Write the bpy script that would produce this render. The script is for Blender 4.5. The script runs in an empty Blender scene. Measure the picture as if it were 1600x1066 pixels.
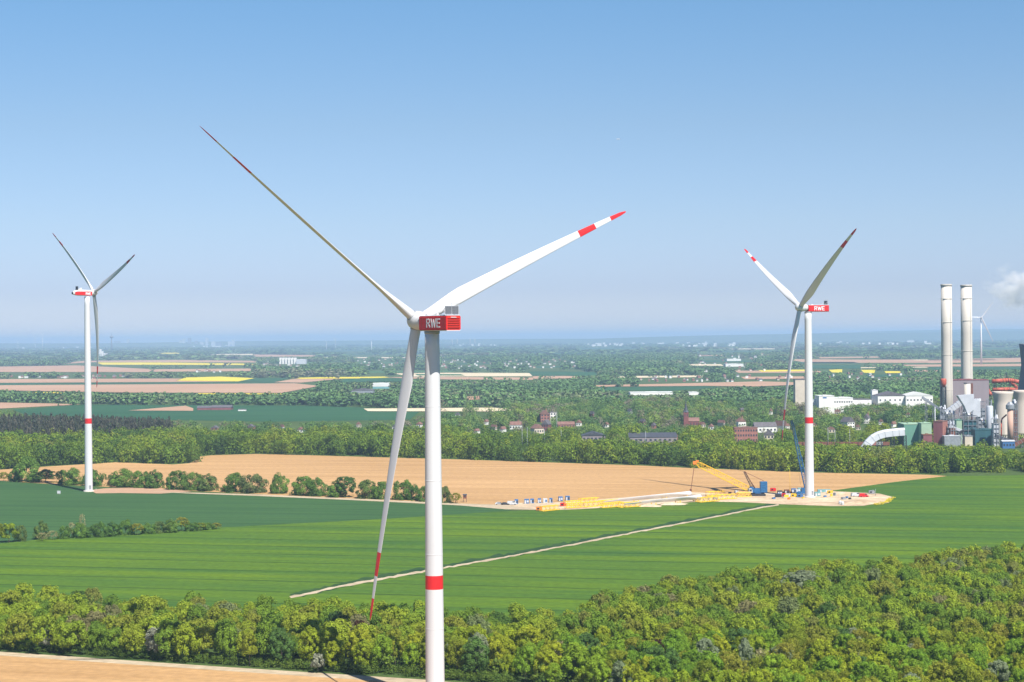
import bpy, math, random
import numpy as np
from mathutils import Vector, Matrix
random.seed(7); rng = np.random.default_rng(11)
R = math.radians
sc = bpy.context.scene
col = sc.collection
F, CAMH, YC, ROLL = 3000.0, 90.0, 527.0, R(0.5)   # lens and camera height worked out from the turbines
cR, sR = math.cos(ROLL), math.sin(ROLL)

# ------------------------------------------------------------------ surveying: picture bearings -> ground positions
def ray(x, y):
    u, v = x - 800, y - YC
    return Vector(((cR*u - sR*v)/F, 1.0, -(sR*u + cR*v)/F))
def G(x, y, z=0.0):
    r = ray(x, y); k = (z - CAMH)/r.z
    return Vector((r.x*k, k, z))
def at(x, y, d):
    r = ray(x, y); return Vector((r.x*d, d, CAMH + r.z*d))
def eye(x): return YC - (x - 800)*math.tan(ROLL)
def S(x, y): return (y - eye(x))/CAMH               # picture units per metre at that ground point
def proj(X, Y, Z):
    x, y = X/Y*F, -(Z - CAMH)/Y*F
    return 800 + cR*x + sR*y, YC + cR*y - sR*x

# ------------------------------------------------------------------ mesh helpers
class MB:
    def __init__(s): s.v, s.f, s.m = [], [], []
    def add(s, vs, fs, m=0):
        o = len(s.v); s.v += [tuple(p) for p in vs]
        s.f += [tuple(i + o for i in q) for q in fs]; s.m += [m]*len(fs); return s
    def box(s, c, sz, rz=0, m=0, M=None):
        x, y, z = (k/2 for k in sz); ca, sa = math.cos(rz), math.sin(rz)
        vs = []
        for dz in (-z, z):
            for dx, dy in ((-x, -y), (x, -y), (x, y), (-x, y)):
                p = Vector((dx, dy, dz))
                p = M @ p if M else Vector((dx*ca - dy*sa, dx*sa + dy*ca, dz))
                vs.append(p + Vector(c))
        return s.add(vs, [(3,2,1,0),(4,5,6,7),(0,1,5,4),(1,2,6,5),(2,3,7,6),(3,0,4,7)], m)
    def tube(s, p0, p1, r0, r1=None, n=12, m=0, caps=True):
        p0, p1 = Vector(p0), Vector(p1); r1 = r0 if r1 is None else r1
        d = (p1 - p0).normalized(); a = d.orthogonal().normalized(); b = d.cross(a)
        vs = []
        for p, r in ((p0, r0), (p1, r1)):
            for i in range(n):
                t = 2*math.pi*i/n; vs.append(p + a*math.cos(t)*r + b*math.sin(t)*r)
        fs = [(i, (i+1) % n, n + (i+1) % n, n + i) for i in range(n)]
        if caps: fs += [tuple(reversed(range(n))), tuple(range(n, 2*n))]
        return s.add(vs, fs, m)
    def bar(s, p0, p1, w, m=0): return s.tube(p0, p1, w*.6, None, 4, m)
    def lathe(s, prof, c=(0,0,0), n=32, m=0, axis=None, ms=None):
        c = Vector(c); ax = Vector(axis).normalized() if axis is not None else Vector((0,0,1))
        a = ax.orthogonal().normalized() if axis is not None else Vector((1,0,0)); b = ax.cross(a)
        vs = []
        for r, h in prof:
            for i in range(n):
                t = 2*math.pi*i/n; vs.append(c + ax*h + a*math.cos(t)*r + b*math.sin(t)*r)
        for j in range(len(prof)-1):
            s.add([], [], 0)
        o = len(s.v); s.v += [tuple(p) for p in vs]
        for j in range(len(prof)-1):
            for i in range(n):
                s.f.append((o+j*n+i, o+j*n+(i+1) % n, o+(j+1)*n+(i+1) % n, o+(j+1)*n+i)); s.m.append(ms[j] if ms else m)
        s.f.append(tuple(o + i for i in reversed(range(n)))); s.m.append(m)
        s.f.append(tuple(o + (len(prof)-1)*n + i for i in range(n))); s.m.append(ms[-1] if ms else m)
        return s
    def prism(s, poly, ux, uy, uz, c, h, m=0):
        """polygon in the (ux,uy) plane pushed along uz by h, starting at c"""
        ux, uy, uz, c = Vector(ux), Vector(uy), Vector(uz), Vector(c); n = len(poly)
        vs = [c + ux*p[0] + uy*p[1] for p in poly] + [c + ux*p[0] + uy*p[1] + uz*h for p in poly]
        fs = [tuple(reversed(range(n))), tuple(range(n, 2*n))] + [(i, (i+1) % n, n+(i+1) % n, n+i) for i in range(n)]
        return s.add(vs, fs, m)
    def gable(s, c, w, d, h, over=.4, rz=0, m=0):
        """closed gable roof, ridge along the width w"""
        M = Matrix.Rotation(rz, 3, 'Z'); x, y = w/2 + over, d/2 + over; c = Vector(c)
        vs = [M @ Vector(p) + c for p in ((-x,-y,0),(x,-y,0),(x,y,0),(-x,y,0),(-x,0,h),(x,0,h))]
        return s.add(vs, [(3,2,1,0),(0,1,5,4),(2,3,4,5),(1,2,5),(3,0,4)], m)
    def lattice(s, p0, p1, w0, w1, n, r, m=0):
        """four-chord lattice mast"""
        p0, p1 = Vector(p0), Vector(p1); d = (p1-p0).normalized()
        a = d.cross(Vector((0,0,1)))
        a = a.normalized() if a.length > .05 else Vector((1,0,0)); b = d.cross(a)
        cs = ((1,1),(-1,1),(-1,-1),(1,-1))
        P = lambda i, k: p0.lerp(p1, i/n) + (a*cs[k][0] + b*cs[k][1])*((w0 + (w1-w0)*i/n)/2)
        for k in range(4):
            s.tube(P(0,k), P(n,k), r, None, 5, m)
            for i in range(n):
                s.tube(P(i,k), P(i+1,(k+1) % 4) if i % 2 else P(i+1,(k+3) % 4), r*.6, None, 4, m, False)
                s.tube(P(i,k), P(i,(k+1) % 4), r*.5, None, 4, m, False)
        return s
    def build(s, name, mats, parent=None, loc=None, smooth=False, rz=0):
        me = bpy.data.meshes.new(name); me.from_pydata(s.v, [], s.f)
        for k in (mats if isinstance(mats, (list, tuple)) else [mats]): me.materials.append(k)
        me.polygons.foreach_set('material_index', s.m)
        if smooth:
            me.polygons.foreach_set('use_smooth', [len(q) == 4 for q in s.f])
        me.update()
        o = bpy.data.objects.new(name, me); col.objects.link(o)
        if parent: o.parent = parent
        if loc is not None: o.location = loc
        o.rotation_euler.z = rz
        return o
def tag(o, label=None, cat=None, group=None, kind=None):
    for k, v in (('label', label), ('category', cat), ('group', group), ('kind', kind)):
        if v: o[k] = v
    return o
def thing(name, label, cat, loc, rz=0, group=None):
    o = bpy.data.objects.new(name, None); col.objects.link(o); o.location = loc; o.rotation_euler.z = rz
    o.empty_display_size = .5
    return tag(o, label, cat, group)
def clone(o, loc, rz=None, scale=None, label=None, group=None):
    c = o.copy(); col.objects.link(c); c.location = loc
    if rz is not None: c.rotation_euler.z = rz
    if scale is not None: c.scale = scale
    if label: c['label'] = label
    if group: c['group'] = group
    for ch in o.children:
        d = ch.copy(); col.objects.link(d); d.parent = c
        for g in ch.children:
            e = g.copy(); col.objects.link(e); e.parent = d
    return c

# ------------------------------------------------------------------ materials
def nodes(name):
    m = bpy.data.materials.new(name); m.use_nodes = True
    return m, m.node_tree.nodes, m.node_tree.links, m.node_tree.nodes['Principled BSDF']
def N(ns, t, **kw):
    n = ns.new(t)
    for k, v in kw.items():
        if k in n.inputs: n.inputs[k].default_value = v
        else: setattr(n, k, v)
    return n
def math_(ns, ls, op, a, b=None, clamp=False):
    n = ns.new('ShaderNodeMath'); n.operation = op; n.use_clamp = clamp
    for i, v in enumerate((a, b)):
        if v is None: continue
        if isinstance(v, (int, float)): n.inputs[i].default_value = v
        else: ls.new(v, n.inputs[i])
    return n.outputs[0]
def mix(ns, ls, f, a, b, mode='MIX'):
    n = ns.new('ShaderNodeMix'); n.data_type = 'RGBA'; n.blend_type = mode
    for s, v in ((n.inputs['Factor'], f), (n.inputs[6], a), (n.inputs[7], b)):
        if hasattr(v, 'is_output'): ls.new(v, s)
        elif isinstance(v, (int, float)): s.default_value = v
        else: s.default_value = (*v, 1)
    return n.outputs[2]
def mat(name, c, rough=.6, var=.12, scale=.3, metal=0, streak=0, spec=.3):
    m, ns, ls, p = nodes(name)
    tc = ns.new('ShaderNodeTexCoord'); mp = N(ns, 'ShaderNodeMapping'); mp.inputs['Scale'].default_value = (1, 1, .25 if streak else 1)
    ls.new(tc.outputs['Object'], mp.inputs[0])
    nz = N(ns, 'ShaderNodeTexNoise', Scale=scale, Detail=5.0); ls.new(mp.outputs[0], nz.inputs['Vector'])
    mr = N(ns, 'ShaderNodeMapRange'); mr.inputs[1].default_value = .3; mr.inputs[2].default_value = .7
    mr.inputs[3].default_value = 1 - var; mr.inputs[4].default_value = 1 + var*.6
    ls.new(nz.outputs['Fac'], mr.inputs[0])
    ls.new(mix(ns, ls, 1.0, c, mr.outputs[0], 'MULTIPLY'), p.inputs['Base Color'])
    p.inputs['Roughness'].default_value = rough; p.inputs['Metallic'].default_value = metal
    p.inputs['Specular IOR Level'].default_value = spec
    return m
def leaf_ramp(name, stops, obj_random=True, trans=.46, spread=.45):
    """foliage: species colour from a per-tree value, small per-leaf variation"""
    m, ns, ls, p = nodes(name)
    at_ = N(ns, 'ShaderNodeAttribute', attribute_name='tint'); lf = N(ns, 'ShaderNodeAttribute', attribute_name='leaf')
    rp = ns.new('ShaderNodeValToRGB'); e = rp.color_ramp.elements
    while len(e) < len(stops): e.new(.5)
    for k, (pos, c) in enumerate(stops): e[k].position = pos; e[k].color = (*c, 1)
    if obj_random:
        oi = ns.new('ShaderNodeObjectInfo'); ls.new(oi.outputs['Random'], rp.inputs[0])
    else: ls.new(at_.outputs['Fac'], rp.inputs[0])
    mr = N(ns, 'ShaderNodeMapRange'); mr.inputs[3].default_value = 1 - spread; mr.inputs[4].default_value = 1 + spread
    ls.new(lf.outputs['Fac'], mr.inputs[0])
    c = mix(ns, ls, 1.0, rp.outputs[0], mr.outputs[0], 'MULTIPLY')
    ls.new(c, p.inputs['Base Color']); p.inputs['Roughness'].default_value = .7; p.inputs['Specular IOR Level'].default_value = .12
    out = ns['Material Output']; tr = ns.new('ShaderNodeBsdfTranslucent'); ls.new(c, tr.inputs[0])
    mx = ns.new('ShaderNodeMixShader'); mx.inputs[0].default_value = trans
    ls.new(p.outputs[0], mx.inputs[1]); ls.new(tr.outputs[0], mx.inputs[2]); ls.new(mx.outputs[0], out.inputs[0])
    return m
def field_mat(name, c1, c2, ang, tram=0, tramdark=.55, streak=.12, patch=.004, scale_v=.16, rough=.9, along=.006, third=None):
    """crop or soil: drilled streaks along one direction, tramlines, broad patches"""
    m, ns, ls, p = nodes(name)
    g = ns.new('ShaderNodeNewGeometry'); mp = ns.new('ShaderNodeMapping'); mp.inputs['Rotation'].default_value = (0, 0, -ang)
    ls.new(g.outputs['Position'], mp.inputs[0])
    m2 = ns.new('ShaderNodeMapping'); m2.inputs['Scale'].default_value = (along, scale_v, 0); ls.new(mp.outputs[0], m2.inputs[0])
    n1 = N(ns, 'ShaderNodeTexNoise', Scale=1.0, Detail=6.0, Roughness=.65); ls.new(m2.outputs[0], n1.inputs['Vector'])
    n2 = N(ns, 'ShaderNodeTexNoise', Scale=patch, Detail=4.0); ls.new(g.outputs['Position'], n2.inputs['Vector'])
    f = math_(ns, ls, 'ADD', math_(ns, ls, 'MULTIPLY', n1.outputs['Fac'], .65), math_(ns, ls, 'MULTIPLY', n2.outputs['Fac'], .35))
    mr = N(ns, 'ShaderNodeMapRange'); mr.inputs[1].default_value = .40; mr.inputs[2].default_value = .60; ls.new(f, mr.inputs[0])
    c = mix(ns, ls, mr.outputs[0], c1, c2)
    n3 = N(ns, 'ShaderNodeTexNoise', Scale=.35, Detail=3.0); ls.new(g.outputs['Position'], n3.inputs['Vector'])
    mr3 = N(ns, 'ShaderNodeMapRange'); mr3.inputs[1].default_value = .25; mr3.inputs[2].default_value = .75
    mr3.inputs[3].default_value = 1-streak; mr3.inputs[4].default_value = 1+streak; ls.new(n3.outputs['Fac'], mr3.inputs[0])
    c = mix(ns, ls, 1.0, c, mr3.outputs[0], 'MULTIPLY')
    if tram:
        sx = ns.new('ShaderNodeSeparateXYZ'); ls.new(mp.outputs[0], sx.inputs[0])
        wob = N(ns, 'ShaderNodeTexNoise', Scale=.02, Detail=1.0); ls.new(g.outputs['Position'], wob.inputs['Vector'])
        v = math_(ns, ls, 'ADD', sx.outputs['Y'], math_(ns, ls, 'MULTIPLY', wob.outputs['Fac'], 3.0))
        fr = math_(ns, ls, 'FRACT', math_(ns, ls, 'DIVIDE', v, tram))
        ln = math_(ns, ls, 'LESS_THAN', fr, 2.2/tram)
        wr = N(ns, 'ShaderNodeTexNoise', Scale=.03, Detail=2.0); ls.new(g.outputs['Position'], wr.inputs['Vector'])
        ln = math_(ns, ls, 'MULTIPLY', ln, math_(ns, ls, 'MULTIPLY', wr.outputs['Fac'], 1.5, True))
        c = mix(ns, ls, ln, c, tuple(k*tramdark for k in c1))
    ls.new(c, p.inputs['Base Color']); p.inputs['Roughness'].default_value = rough; p.inputs['Specular IOR Level'].default_value = .1
    return m

M = {}
M['white'] = mat('turbine_white', (.62,.62,.635), .38, .05, .15, streak=1)
M['red'] = mat('signal_red', (.62,.020,.022), .4, .08, .4)
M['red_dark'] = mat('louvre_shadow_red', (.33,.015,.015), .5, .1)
M['red_bright'] = mat('louvre_red', (.74,.05,.03), .45, .08, .6)
M['letter'] = mat('letter_white', (.82,.82,.84), .4, .03)
M['dark'] = mat('dark_steel', (.035,.037,.045), .5, .2)
M['grille'] = mat('cooler_grille', (.14,.15,.17), .5, .2, 3)
M['steel'] = mat('grey_steel', (.33,.35,.38), .45, .2, .5, .3)
M['yellow'] = mat('crane_yellow', (.80,.50,.03), .5, .12, 1)
M['blue'] = mat('crane_blue', (.03,.13,.30), .45, .15, 1)
M['cblue'] = mat('container_blue', (.06,.16,.36), .5, .2, 1)
M['cwhite'] = mat('container_white', (.55,.57,.59), .5, .15, 1)
M['teal'] = mat('teal_sheet', (.18,.38,.40), .5, .15, .5)
M['orange'] = mat('orange_paint', (.75,.22,.03), .5, .1)
M['rust'] = mat('rusty_brown', (.20,.08,.05), .7, .3, 1)
M['glass'] = mat('window_glass', (.05,.06,.08), .15, .1, 1, spec=.6)
M['tyre'] = mat('tyre_rubber', (.02,.02,.02), .8, .1)
M['concrete'] = mat('chimney_concrete', (.64,.59,.52), .8, .12, .06, streak=1)
M['concrete_dark'] = mat('chimney_rim', (.48,.45,.41), .8, .2)
M['ctower'] = mat('cooling_tower_concrete', (.60,.52,.45), .85, .12, .05, streak=1)
M['ctower_dark'] = mat('cooling_tower_weathered', (.20,.21,.25), .85, .2, .05, streak=1)
M['mauve'] = mat('mauve_cladding', (.27,.23,.25), .6, .1, .08, streak=1)
M['duct'] = mat('red_duct', (.50,.11,.07), .5, .12, .2)
M['silver'] = mat('white_gallery', (.52,.54,.58), .45, .12, .2)
M['tealdark'] = mat('dark_teal_cladding', (.035,.105,.125), .5, .2, .2, streak=1)
M['green'] = mat('green_cladding', (.13,.29,.22), .6, .12, .1, streak=1)
M['greenpale'] = mat('pale_green_cladding', (.33,.47,.33), .6, .12, .1)
M['brick'] = mat('red_brick', (.34,.15,.12), .8, .2, .6)
M['brickdark'] = mat('dark_brick', (.22,.075,.07), .8, .2, .3)
M['plum'] = mat('plum_cladding', (.23,.085,.09), .6, .15, .2, streak=1)
M['plaster'] = mat('white_plaster', (.80,.78,.74), .8, .12, .2)
M['plaster2'] = mat('cream_plaster', (.60,.52,.42), .8, .12, .2)
M['rtile'] = mat('red_roof_tile', (.23,.125,.10), .8, .25, .5)
M['gtile'] = mat('grey_roof_tile', (.13,.12,.13), .7, .25, .5)
M['slate'] = mat('slate', (.07,.075,.09), .5, .2, .5)
M['pinkcol'] = mat('pink_concrete', (.60,.38,.29), .7, .12, .2, streak=1)
M['bark'] = mat('bark', (.10,.08,.06), .9, .3, 2)
M['paleroof'] = mat('pale_hall_roof', (.70,.70,.68), .6, .1, .05)
M['sandpad'] = field_mat('site_sand', (.42,.30,.19), (.66,.53,.36), .2, streak=.25, patch=.03, scale_v=.1, along=.05)
M['track'] = field_mat('pale_track', (.40,.31,.20), (.52,.43,.30), .2, streak=.2, patch=.05, scale_v=.3, along=.05)
M['soil'] = field_mat('ploughed_sand_soil', (.40,.237,.100), (.535,.328,.150), R(-14), streak=.15, patch=.004, scale_v=.10, along=.004)
M['soilfar'] = field_mat('bare_field_soil', (.40,.24,.15), (.48,.31,.20), R(3), streak=.1, patch=.003, scale_v=.03, along=.002)
M['pale'] = field_mat('pale_stubble', (.58,.48,.30), (.70,.60,.42), R(2), streak=.1, patch=.003, scale_v=.03, along=.002)
M['rape'] = field_mat('rapeseed_bloom', (.62,.50,.03), (.72,.60,.05), R(3), streak=.12, patch=.005, scale_v=.05, along=.004)
M['wheat'] = field_mat('young_wheat', (.050,.118,.018), (.106,.180,.009), R(-14), tram=28, tramdark=.6, streak=.20, patch=.007, scale_v=.055, along=.003)
M['barley'] = field_mat('blue_green_barley', (.039,.095,.030), (.054,.122,.034), R(-12), tram=27, tramdark=.7, streak=.10, patch=.006, scale_v=.10, along=.005)
M['cropfar'] = field_mat('far_green_crop', (.026,.085,.036), (.036,.11,.042), R(3), streak=.1, patch=.003, scale_v=.03, along=.002)
M['meadow'] = field_mat('meadow_ground', (.050,.090,.022), (.085,.125,.034), R(5), streak=.3, patch=.008, scale_v=.02, along=.01)
M['verge_dark'] = field_mat('dark_verge_grass', (.022,.060,.022), (.040,.085,.024), R(30), streak=.3, patch=.05, scale_v=.2, along=.05)
M['verge'] = field_mat('verge_grass', (.045,.095,.022), (.085,.14,.035), R(30), streak=.3, patch=.05, scale_v=.2, along=.05)
GREENS = [(0,(0.058,0.114,0.030)),(.22,(0.112,0.203,0.027)),(.45,(0.203,0.312,0.030)),(.62,(0.312,0.388,0.030)),(.76,(0.253,0.271,0.036)),(.88,(0.203,0.253,0.096)),(1,(0.253,0.231,0.096))]
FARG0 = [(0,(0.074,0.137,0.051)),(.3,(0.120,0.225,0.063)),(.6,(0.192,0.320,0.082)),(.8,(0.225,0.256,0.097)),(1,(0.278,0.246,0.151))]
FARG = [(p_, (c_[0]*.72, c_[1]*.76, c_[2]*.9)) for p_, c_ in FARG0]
VILL = [(0,(0.069,0.138,0.045)),(.25,(0.110,0.209,0.056)),(.5,(0.164,0.269,0.063)),(.66,(0.247,0.329,0.060)),(.78,(0.202,0.209,0.099)),(.9,(0.247,0.217,0.135)),(1,(0.269,0.239,0.172))]
M['belt'] = leaf_ramp('belt_foliage', [(p_, tuple(q*.84 for q in c_)) for p_, c_ in GREENS], False, .35, .35)
M['woodmid'] = leaf_ramp('village_foliage', VILL, False, .3, .35)
M['wood'] = leaf_ramp('mixed_foliage', GREENS, False, .35, .35)
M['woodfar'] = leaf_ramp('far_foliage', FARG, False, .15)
M['spruce'] = leaf_ramp('spruce_needles', [(0,(.050,.066,.040)),(1,(.095,.088,.064))], False, .05)
M['l_bright'] = leaf_ramp('yellow_green_leaves', [(0,(0.262,0.357,0.027)),(.5,(0.340,0.412,0.027)),(1,(0.404,0.435,0.031))])
M['l_mid'] = leaf_ramp('mid_green_leaves', [(0,(0.169,0.299,0.028)),(.5,(0.239,0.379,0.032)),(1,(0.308,0.429,0.035))])
M['l_dark'] = leaf_ramp('dark_green_leaves', [(0,(0.085,0.169,0.041)),(1,(0.131,0.235,0.053))])
M['l_olive'] = leaf_ramp('olive_leaves', [(0,(0.244,0.309,0.028)),(.5,(0.290,0.328,0.031)),(1,(0.321,0.309,0.044))])
M['l_grey'] = leaf_ramp('grey_green_leaves', [(0,(0.243,0.304,0.162)),(1,(0.314,0.354,0.213))])
M['l_bare'] = leaf_ramp('bare_twigs', [(0,(0.283,0.254,0.109)),(1,(0.312,0.283,0.145))], True, .05)
M['l_white'] = leaf_ramp('blossom', [(0,(0.247,0.273,0.169)),(1,(0.338,0.338,0.260))], True, .2, .75)
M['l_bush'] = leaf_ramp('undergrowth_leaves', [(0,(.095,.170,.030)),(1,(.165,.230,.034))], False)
M['l_hedge'] = leaf_ramp('hedge_leaves', [(0,(0.113,0.217,0.042)),(.6,(0.179,0.302,0.049)),(1,(0.160,0.208,0.064))])
M['l_plum'] = leaf_ramp('plum_leaves', [(0,(.075,.035,.022)),(1,(.10,.055,.03))])

# ------------------------------------------------------------------ foliage
def crown_arr(seed, nl, nq, rx, rz, zc, lobe, leaf, low=-.55, shape='round', jit=.38):
    """leaf-clump quads spread over many small lobes on a crown; returns (n,4,3)"""
    g = np.random.default_rng(seed)
    d = g.normal(size=(nl, 3)); d /= np.linalg.norm(d, axis=1)[:, None]
    d[:, 2] = np.where(d[:, 2] < low, -d[:, 2], d[:, 2])
    rad = g.uniform(.62, 1.0, nl)**.5
    if shape == 'cone':
        t = g.uniform(0, 1, nl)**.8; a = g.uniform(0, 6.283, nl); rr = (1-t)*rx*g.uniform(.5, 1, nl)
        c = np.stack([rr*np.cos(a), rr*np.sin(a), zc - rz + 2*rz*t], 1)
    else:
        c = d*rad[:, None]*np.array([rx-lobe*.5, rx-lobe*.5, rz-lobe*.5]) + [0, 0, zc]
        c[:, :2] += g.normal(size=(nl, 2))*rx*.10
    lr = lobe*g.uniform(.6, 1.25, nl)
    li = g.integers(0, nl, nq)
    n = g.normal(size=(nq, 3)); n += np.where((c[li]-[0, 0, zc]) != 0, (c[li]-[0, 0, zc])/max(rx, rz)*.9, 0); n[:, 2] += .25
    n /= np.linalg.norm(n, axis=1)[:, None]
    p = c[li] + n*(lr[li]*g.uniform(.72, 1.08, nq)**1)[:, None]
    nn = n + g.normal(size=(nq, 3))*jit; nn[:, 2] += .45; nn /= np.linalg.norm(nn, axis=1)[:, None]
    up = g.normal(size=(nq, 3)); t1 = np.cross(nn, up); t1 /= np.linalg.norm(t1, axis=1)[:, None]; t2 = np.cross(nn, t1)
    sz = leaf*g.uniform(.5, 1.1, nq)[:, None]; asp = g.uniform(.6, 1.0, nq)[:, None]
    q = np.stack([p - t1*sz, p - t2*sz*asp, p + t1*sz*1.1, p + t2*sz*asp], 1)
    return q.astype(np.float32), np.clip(g.normal(.5, .22, nq) + (g.normal(0, .16, nl))[li], 0, 1).astype(np.float32)
def mesh_from_quads(name, q, material, attrs):
    n = len(q); me = bpy.data.meshes.new(name)
    me.vertices.add(n*4); me.vertices.foreach_set('co', q.reshape(-1).astype(np.float32))
    me.loops.add(n*4); me.loops.foreach_set('vertex_index', np.arange(n*4, dtype=np.int32))
    me.polygons.add(n); me.polygons.foreach_set('loop_start', np.arange(0, n*4, 4, dtype=np.int32))
    for k, v in attrs.items():
        a = me.attributes.new(k, 'FLOAT', 'FACE'); a.data.foreach_set('value', v.astype(np.float32))
    me.materials.append(material); me.update(); me.validate()
    return me
def scatter(name, tmpl, pos, hs, ws, tint, material):
    """many trees of a far wood as one object; tmpl is a list of (quads, leaf) of height 1 and width 1"""
    k = rng.integers(0, len(tmpl), len(pos)); Q, L, T = [], [], []
    ang = rng.uniform(0, 6.283, len(pos))
    for i, (q, l) in enumerate(tmpl):
        s = np.where(k == i)[0]
        if not len(s): continue
        c, sn = np.cos(ang[s])[:, None, None], np.sin(ang[s])[:, None, None]
        x = (q[None, :, :, 0]*c - q[None, :, :, 1]*sn)*ws[s][:, None, None] + pos[s, 0][:, None, None]
        y = (q[None, :, :, 0]*sn + q[None, :, :, 1]*c)*ws[s][:, None, None] + pos[s, 1][:, None, None]
        z = q[None, :, :, 2]*hs[s][:, None, None]
        Q.append(np.stack([x, y, z], -1).reshape(-1, 4, 3)); L.append(np.tile(l, len(s))); T.append(np.repeat(tint[s], len(q)))
    me = mesh_from_quads(name, np.concatenate(Q), material, {'leaf': np.concatenate(L), 'tint': np.concatenate(T)})
    o = bpy.data.objects.new(name, me); col.objects.link(o); return o
def inpoly(px, py, poly):
    px, py = np.asarray(px), np.asarray(py); r = np.zeros(px.shape, bool); j = len(poly)-1
    for i in range(len(poly)):
        (xi, yi), (xj, yj) = poly[i], poly[j]
        if yi != yj: r ^= ((yi > py) != (yj > py)) & (px < (xj-xi)*(py-yi)/(yj-yi) + xi)
        j = i
    return r
def trunk_mesh(seed, h, r, limbs=5):
    g = random.Random(seed); b = MB(); p = Vector((0, 0, -.3)); pts = [p]
    for i in range(4): pts.append(Vector((g.uniform(-.25, .25)*i, g.uniform(-.25, .25)*i, h*(i+1)/4)))
    for i in range(4): b.tube(pts[i], pts[i+1], r*(1-.2*i), r*(1-.2*(i+1)), 7)
    for k in range(limbs):
        q = pts[1].lerp(pts[3], g.random()); a = g.uniform(0, 6.28); l = h*g.uniform(.3, .5)
        e = q + Vector((math.cos(a)*l, math.sin(a)*l, l*.9)); b.tube(q, e, r*.42, r*.12, 5)
    return b

# ------------------------------------------------------------------ camera, light, sky, air
cam = bpy.data.cameras.new('camera'); co = bpy.data.objects.new('camera', cam); col.objects.link(co)
cam.sensor_width = 36; cam.lens = 36*F/1600; cam.clip_start = 1; cam.clip_end = 90000
co.matrix_world = Matrix.Translation((0, 0, CAMH)) @ (Matrix.Rotation(R(90) - math.atan(6/F), 4, 'X') @ Matrix.Rotation(-ROLL, 4, 'Z'))
sc.camera = co
SUN_EL, SDX, SDY = R(51.5), .50, -.866
sd = Vector((SDX*math.cos(SUN_EL), SDY*math.cos(SUN_EL), math.sin(SUN_EL))).normalized()
sl = bpy.data.lights.new('sun', 'SUN'); sl.energy = 5.0; sl.angle = R(.5); sl.color = (1, .95, .87)
so = bpy.data.objects.new('sun', sl); col.objects.link(so); so.rotation_euler = sd.to_track_quat('Z', 'Y').to_euler(); so.location = (0, 0, 400)
w = bpy.data.worlds.new('World'); sc.world = w; w.use_nodes = True
wn, wl = w.node_tree.nodes, w.node_tree.links
sky = wn.new('ShaderNodeTexSky'); sky.sky_type = 'NISHITA'; sky.sun_disc = False
sky.sun_elevation = SUN_EL; sky.sun_rotation = math.atan2(SDX, SDY)
sky.altitude = 100; sky.air_density = 1.0; sky.dust_density = .6; sky.ozone_density = 2.2
tcw = wn.new('ShaderNodeTexCoord'); sxw = wn.new('ShaderNodeSeparateXYZ'); wl.new(tcw.outputs['Generated'], sxw.inputs[0])
rw = wn.new('ShaderNodeValToRGB'); wl.new(sxw.outputs['Z'], rw.inputs[0]); ew = rw.color_ramp.elements   # tints the sky by elevation; unseen upper sky darkened to deepen shade
while len(ew) < 7: ew.new(.5)
for k, (p_, c_) in enumerate(((0, (.64, .70, .98)), (.025, (.44, .505, .775)), (.058, (.45, .507, .683)), (.11, (.434, .496, .603)), (.18, (.372, .51, .618)), (.30, (.31, .42, .56)), (.65, (.23, .33, .47)))): ew[k].position = p_; ew[k].color = (*c_, 1)
wl.new(mix(wn, wl, 1.0, sky.outputs[0], rw.outputs[0], 'MULTIPLY'), wn['Background'].inputs[0]); wn['Background'].inputs[1].default_value = .13
sc.view_settings.view_transform = 'Standard'; sc.view_settings.look = 'None'; sc.view_settings.gamma = 1
sc.view_settings.exposure = .62
sc.cycles.use_denoising = True; sc.cycles.max_bounces = 7; sc.cycles.diffuse_bounces = 4; sc.cycles.transmission_bounces = 3
sc.cycles.volume_bounces = 3; sc.cycles.transparent_max_bounces = 8; sc.cycles.caustics_reflective = False
HAZE_TOP = 161
b = MB(); b.box((0, 16000, (HAZE_TOP-1)/2), (64000, 60000, HAZE_TOP+1))
hm = bpy.data.materials.new('haze_air'); hm.use_nodes = True; hn = hm.node_tree.nodes; hn.remove(hn['Principled BSDF'])
pv = hn.new('ShaderNodeVolumePrincipled'); pv.inputs['Density'].default_value = 6.8e-5; pv.inputs['Color'].default_value = (.49, .69, 1.0, 1)
pv.inputs['Anisotropy'].default_value = 0.0
hm.node_tree.links.new(pv.outputs[0], hn['Material Output'].inputs['Volume'])
tag(b.build('haze', hm), kind='stuff')

# ------------------------------------------------------------------ ground and fields
b = MB(); b.add([(-30000, -3000, 0), (30000, -3000, 0), (30000, 44000, 0), (-30000, 44000, 0)], [(0, 1, 2, 3)])
tag(b.build('ground', M['meadow']), kind='structure')
FIELDS = []                                                        # outlines as they are seen, to keep tree tops off them
def field(name, pts, m, z, see=True):
    b = MB(); b.add([G(x, y, z) for x, y in pts], [tuple(range(len(pts)))])
    o = b.build(name, M[m]); 
    if o.data.polygons[0].normal.z < 0: o.data.flip_normals()
    if see: FIELDS.append((pts, min(G(x, y).y for x, y in pts)))
    return tag(o, kind='structure')
field('soil_field', [(-150,745),(-150,730),(0,734),(60,730),(180,722.5),(270,726),(296,724),(304,720),(309,714),(330,711.5),(400,709.5),(480,711.5),(700,717.5),(1000,727.5),(1080,731.5),(1270,738.5),(1450,742),(1480,744),(1300,770),(1200,777),(1000,790),(870,797),(720,789),(500,780),(400,772),(230,764),(0,752),(-150,745)][:-1], 'soil', .03)
field('wheat_field', [(-150,853),(0,849),(100,840),(350,824),(600,811),(770,800),(870,796),(1000,789),(1200,776),(1290,768),(1400,753),(1480,744),(1600,742.5),(1760,741),(1760,880),(1600,905),(1200,960),(950,1010),(700,1020),(-150,1000)], 'wheat', .05)
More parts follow.
